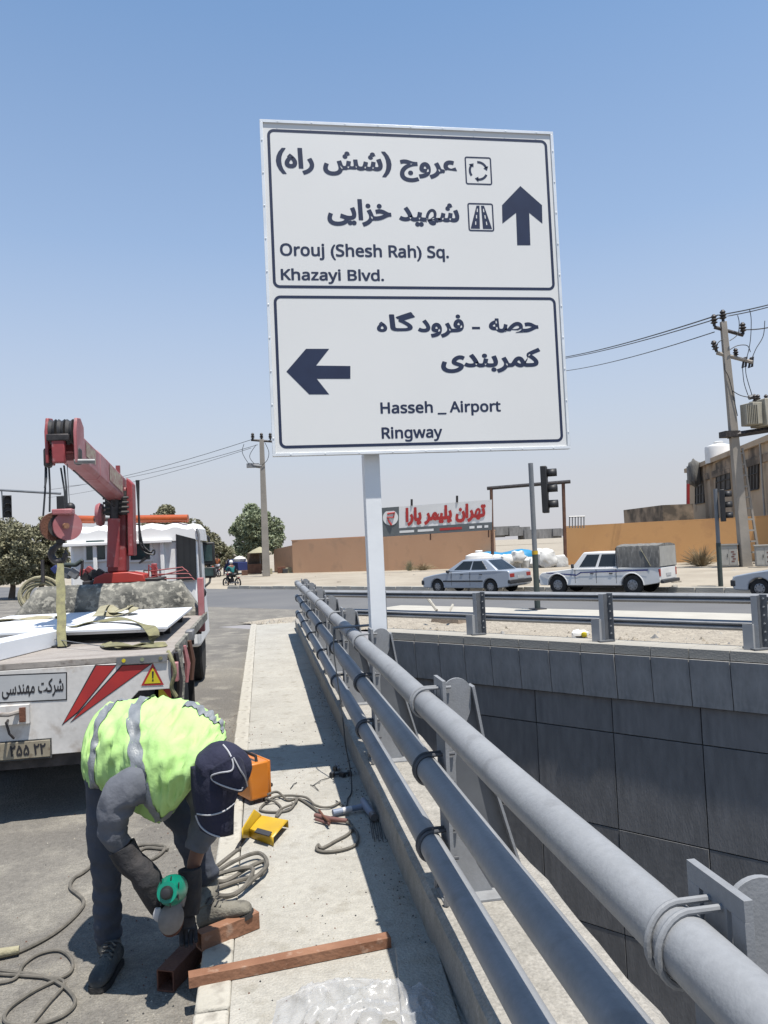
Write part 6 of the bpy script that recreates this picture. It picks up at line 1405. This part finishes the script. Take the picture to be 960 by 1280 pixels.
# ================================================================ TREES
def tree(label, x, yb, D, z0, blobs, n, leaf, m, trunk_h, seed, name='tree'):
    rnd = random.Random(seed); base = P(x, yb, D); base.z = z0
    t = thing(name, label, 'tree', base); s = D / 960
    tb = MB(); top = base + V((0, 0, trunk_h))
    tb.tube([base, base.lerp(top, .5) + V((.08, .05, 0)), top], [.2, .15, .11], 'bark', 8)
    cs_ = []
    for bx_, by_, r in blobs:
        c_ = P(bx_, by_, D) + CF * rnd.uniform(-1, 1) * r * s * .8; cs_.append((c_, r * s)); tb.tube([top - V((0, 0, .2)), top.lerp(c_, .5) + V((0, 0, .1)), c_], [.09, .06, .02], 'bark', 5)
    tb.build('trunk', t, world=True)
    vs, fs = [], []; tot = sum(r ** 2 for _, r in cs_)
    for c_, r in cs_:
        for k in range(int(n * r * r / tot)):
            # clump centre then leaf
            d = V((rnd.gauss(0, 1), rnd.gauss(0, 1), rnd.gauss(0, 1))).normalized() * r * rnd.random() ** .4
            if noise.noise((c_ + d) * (1.6)) < -.12: continue
            p = c_ + V((d.x, d.y, d.z * .85)); u = V((rnd.gauss(0, 1), rnd.gauss(0, 1), rnd.gauss(0, 1))).normalized(); w = u.cross(V((rnd.gauss(0, 1), rnd.gauss(0, 1), rnd.gauss(0, 1)))).normalized()
            L = leaf * rnd.uniform(.6, 1.3); i = len(vs); vs += [p - u * L, p + w * L * .45, p + u * L, p - w * L * .45]; fs.append((i, i + 1, i + 2, i + 3))
    b = MB(); b.v = vs; b.f = fs; b.mats = [m]; b.mi = [0] * len(fs); b.build('crown', t, smooth=False, world=True)
    return t
tree('round green tree behind the left power pole', 318, 716, 66, -.2, [(318, 655, 22), (300, 662, 14), (338, 660, 17), (315, 640, 13), (312, 678, 20), (336, 678, 18), (295, 664, 10), (345, 672, 12), (330, 645, 10)], 22000, .14, 'leaf_green', 2.2, 1)
tree('dusty olive tree at the far left edge under the traffic signal', 14, 728, 44, -.4, [(10, 680, 26), (-10, 670, 30), (30, 672, 22), (22, 695, 24), (0, 700, 26), (-25, 690, 28), (38, 690, 18), (5, 712, 20), (30, 710, 18), (-20, 710, 20), (-2, 720, 15), (20, 719, 14), (40, 716, 12)], 38000, .10, 'leaf_olive', 1.4, 2)
tree('dusty olive tree between the left edge and the crane hook', 50, 726, 46, -.4, [(48, 668, 18), (62, 680, 22), (40, 690, 20), (66, 698, 20), (56, 655, 12), (75, 690, 16), (50, 705, 18), (66, 712, 14), (42, 713, 14), (84, 705, 12), (58, 718, 12), (76, 717, 11)], 30000, .10, 'leaf_olive', 1.3, 3)
tree('olive tree rising just behind the truck cab roof', 205, 720, 50, -.4, [(206, 655, 20), (222, 668, 22), (192, 660, 16), (235, 680, 18), (210, 640, 11), (180, 665, 14)], 20000, .11, 'leaf_olive', 1.5, 4)
tree('dark olive tree right of the truck cab beside the mirrors', 252, 718, 62, -.3, [(245, 672, 20), (258, 680, 18), (270, 688, 14), (240, 658, 12), (262, 692, 16), (282, 692, 10), (250, 695, 18), (270, 703, 12)], 20000, .13, 'leaf_olive', 1.6, 5)
tree('low dark tree far down the road behind the motorcyclists', 300, 706, 95, -.2, [(290, 690, 12), (305, 692, 10), (278, 692, 12), (320, 690, 12), (268, 694, 10)], 5000, .2, 'leaf_green', 1.2, 6)

# ================================================================ PEOPLE FAR OFF
def far_person(label, x, yb, D, shirt, trousers='cloth_blue', sit=False, group=None, z0=None, helmet=None, hgt=1.72):
    base = P(x, yb, D)
    if z0 is not None: base.z = z0
    t = thing('person', label, 'person', base, 0, group); k = hgt / 1.72
    f_ = V((-.6, .8, 0)); s_ = V((.8, .6, 0))
    def q(a, b_, c_): return base + f_ * a * k + s_ * b_ * k + V((0, 0, c_ * k))
    if sit: pel, kn, an = (-.05, 0, .82), ((.32, .16, .72), (.32, -.16, .72)), ((.15, .17, .32), (.15, -.17, .32)); sh = 1.32; fw = .12
    else: pel, kn, an = (0, 0, .92), ((.04, .10, .5), (.0, -.10, .5)), ((-.02, .11, .08), (.04, -.11, .08)); sh = 1.42; fw = 0
    nd = [(q(*pel), .12), (q(pel[0] + fw * .5, 0, (pel[2] + sh) / 2), .12), (q(pel[0] + fw, 0, sh), .11), (q(pel[0] + fw * 1.1, 0, sh + .1), .05), (q(pel[0] + fw * 1.3, 0, sh + .21), .09)]
    ed = [(0, 1), (1, 2), (2, 3), (3, 4)]
    for i in (0, 1):
        sg_ = 1 if i == 0 else -1
        nd += [(q(pel[0], .1 * sg_, pel[2] - .04), .085), (q(*kn[i]), .06), (q(*an[i]), .045), (q(an[i][0] + .14, an[i][1], an[i][2] - .05), .04)]; n0 = len(nd) - 4; ed += [(0, n0), (n0, n0 + 1), (n0 + 1, n0 + 2), (n0 + 2, n0 + 3)]
        nd += [(q(pel[0] + fw, .2 * sg_, sh - .03), .055), (q(pel[0] + fw + (.2 if sit else .02), .25 * sg_, sh - .28), .045), (q(pel[0] + fw + (.45 if sit else .08), .22 * sg_, sh - (.32 if sit else .54)), .035)]; n0 = len(nd) - 3; ed += [(2, n0), (n0, n0 + 1), (n0 + 1, n0 + 2)]
    skin_mesh('body', nd, ed, 'skin', t, sub=1)
    sh_n = [(p, r + .022) for p, r in nd]; up = [0, 1, 2, 9, 10, 16, 17]; m_ = {a: i for i, a in enumerate(up)}
    skin_mesh('shirt', [sh_n[i] for i in up], [(m_[a], m_[b_]) for a, b_ in ed if a in m_ and b_ in m_], shirt, t, sub=1)
    lo = [0, 5, 6, 7, 12, 13, 14]; m_ = {a: i for i, a in enumerate(lo)}
    skin_mesh('trousers', [sh_n[i] for i in lo], [(m_[a], m_[b_]) for a, b_ in ed if a in m_ and b_ in m_], trousers, t, sub=1)
    hp_ = nd[4][0]; MB().ball(hp_ + V((0, 0, .03)) - f_ * .02, (.12, .12, .12), helmet or 'hair', 10).build('helmet' if helmet else 'hair', t, world=True)
    return t
def motorcycle(label, x, yb, D, z0, group=None):
    base = P(x, yb, D); base.z = z0; t = thing('motorcycle', label, 'motorcycle', base, math.atan2(.8, -.6), group)
    for xx in (.62, -.62):
        w_ = MB(); n = 24; w_.tube([(xx + .27 * math.cos(2 * PI * k / n), 0, .31 + .27 * math.sin(2 * PI * k / n)) for k in range(n)], .045, 'rubber', 8, closed=True); o = w_.build('wheel', t)
        sp = MB(); sp.cyl((xx, -.05, .31), (xx, .05, .31), .05, 'galv', 8)
        for k in range(6): a = PI * k / 3; sp.tube([(xx, 0, .31), (xx + .26 * math.cos(a), 0, .31 + .26 * math.sin(a))], .008, 'galv', 4)
        sp.build('spokes', o)
    b = MB(); b.tube([(.62, 0, .31), (.48, 0, .75), (.42, 0, .98)], .03, 'galv', 8); b.build('fork', t)
    b = MB(); b.tube([(.35, -.32, 1.02), (.42, 0, .98), (.35, .32, 1.02)], .018, 'black', 6); b.build('handlebar', t)
    b = MB(); b.tube([(.46, 0, .8), (.1, 0, .4), (-.2, 0, .38), (-.62, 0, .31)], .028, 'black', 6); b.tube([(.45, 0, .78), (-.5, 0, .70), (-.62, 0, .31)], .024, 'black', 6); b.build('frame', t)
    MB().ball((.2, 0, .78), (.24, .13, .12), 'red_print', 12).build('fuel_tank', t); MB().loft([[V((x_, .11 * math.cos(a), z_ + .05 * math.sin(a))) for a in [PI * k / 5 for k in range(10)]] for x_, z_ in ((.05, .78), (-.3, .77), (-.68, .82))], 'black').build('seat', t)
    MB().box((.05, 0, .45), (.3, .24, .26), 'dark_steel').build('engine', t, bevel=.03); MB().tube([(0, .14, .3), (-.7, .15, .36)], .035, 'galv', 8).build('exhaust', t)
    MB().ball((.52, 0, .88), (.06, .08, .08), 'lamp', 10).build('headlight', t)
    for yy in (-.2, .2): MB().ball((.38, yy, 1.14), (.01, .05, .04), 'black', 8).build('mirror', t)
    MB().box((-.72, 0, .62), (.14, .1, .05), 'tail_red').build('tail_light', t, bevel=.01)
    return t
motorcycle('red and black motorcycle carrying the rider in teal', 290, 736, 46, -.45)
far_person('rider in a teal shirt and pale helmet sitting on the nearest motorcycle', 291, 736, 45.9, 'cloth_teal', 'black', True, z0=-.45, helmet='tank_white')
motorcycle('dark motorcycle standing among the people on the far verge', 268, 726, 60, -.25)
far_person('person in blue standing beside the far motorcycle', 262, 722, 60, 'cloth_blue', 'black', z0=-.22)
far_person('person in an orange top in the roadside group', 272, 722, 61, 'cloth_orange', 'cloth_pale', z0=-.22)
far_person('person in a pale shirt in the roadside group, rightmost', 282, 720, 63, 'cloth_pale', 'cloth_blue', z0=-.22)
# blue three-wheeler van
vn = thing('blue_cargo_van', 'small blue cargo three-wheeler parked behind the motorcyclist', 'cargo trike', P(300, 719, 64), math.radians(120))
MB().box((0, 0, .75), (1.7, 1.2, .7), 'cloth_blue').build('cargo_box', vn, bevel=.04); MB().box((1.1, 0, .85), (.5, 1.0, 1.0), 'cloth_blue').build('cabin', vn, bevel=.06); MB().box((1.36, 0, 1.1), (.02, .8, .4), 'glass_dark').build('windscreen', vn)
MB().ball((-.1, 0, 1.25), (.7, .5, .35), 'sack', 10, jit=.1).build('load', vn)
for x_, y_ in ((-.5, .62), (-.5, -.62), (1.1, 0)): MB().lathe([(.1, -.06), (.28, -.06), (.28, .06), (.1, .06)], (x_, y_, .28), (0, 1, 0), 'rubber', 16).build('wheel', vn)
# kiosk
ks = thing('market_stall', 'roadside stall with a pale umbrella beside the left power pole', 'stall', P(322, 718, 62))
kc = P(322, 718, 62); kc.z = -.2
MB().lathe([(.95, 1.72), (.9, 1.78), (.5, 2.0), (.04, 2.2)], kc + V((.25, 0, 0)), (0, 0, 1), 'strap_pale', 16).build('umbrella', ks, world=True)
MB().cyl(kc + V((.25, 0, 0)), kc + V((.25, 0, 2.2)), .03, 'galv', 6).build('umbrella_pole', ks, world=True)
MB().box(kc + V((-.2, .2, .45)), (1.1, .7, .8), 'wood_brown').build('counter', ks, bevel=.02, world=True); MB().box(kc + V((-.2, .6, 1.0)), (1.2, .1, 1.5), 'bark').build('back_board', ks, world=True)
for i, (dx, s) in enumerate(((1.9, .5), (2.5, .42), (2.2, .35), (-1.0, .4), (.9, .45))):
    tag(MB().box(kc + V((dx, -.4 - .2 * i, s / 2)), (s * 1.2, s, s), ['rust_dark', 'strap_pale', 'trim', 'wood_brown', 'strap_pale'][i]).build('crate', bevel=.02), ['dark brown crate right of the left power pole', 'pale crate at the brown wall corner', 'small dark crate by the stall', 'brown crate left of the stall umbrella', 'pale crate under the stall umbrella'][i], 'crate')
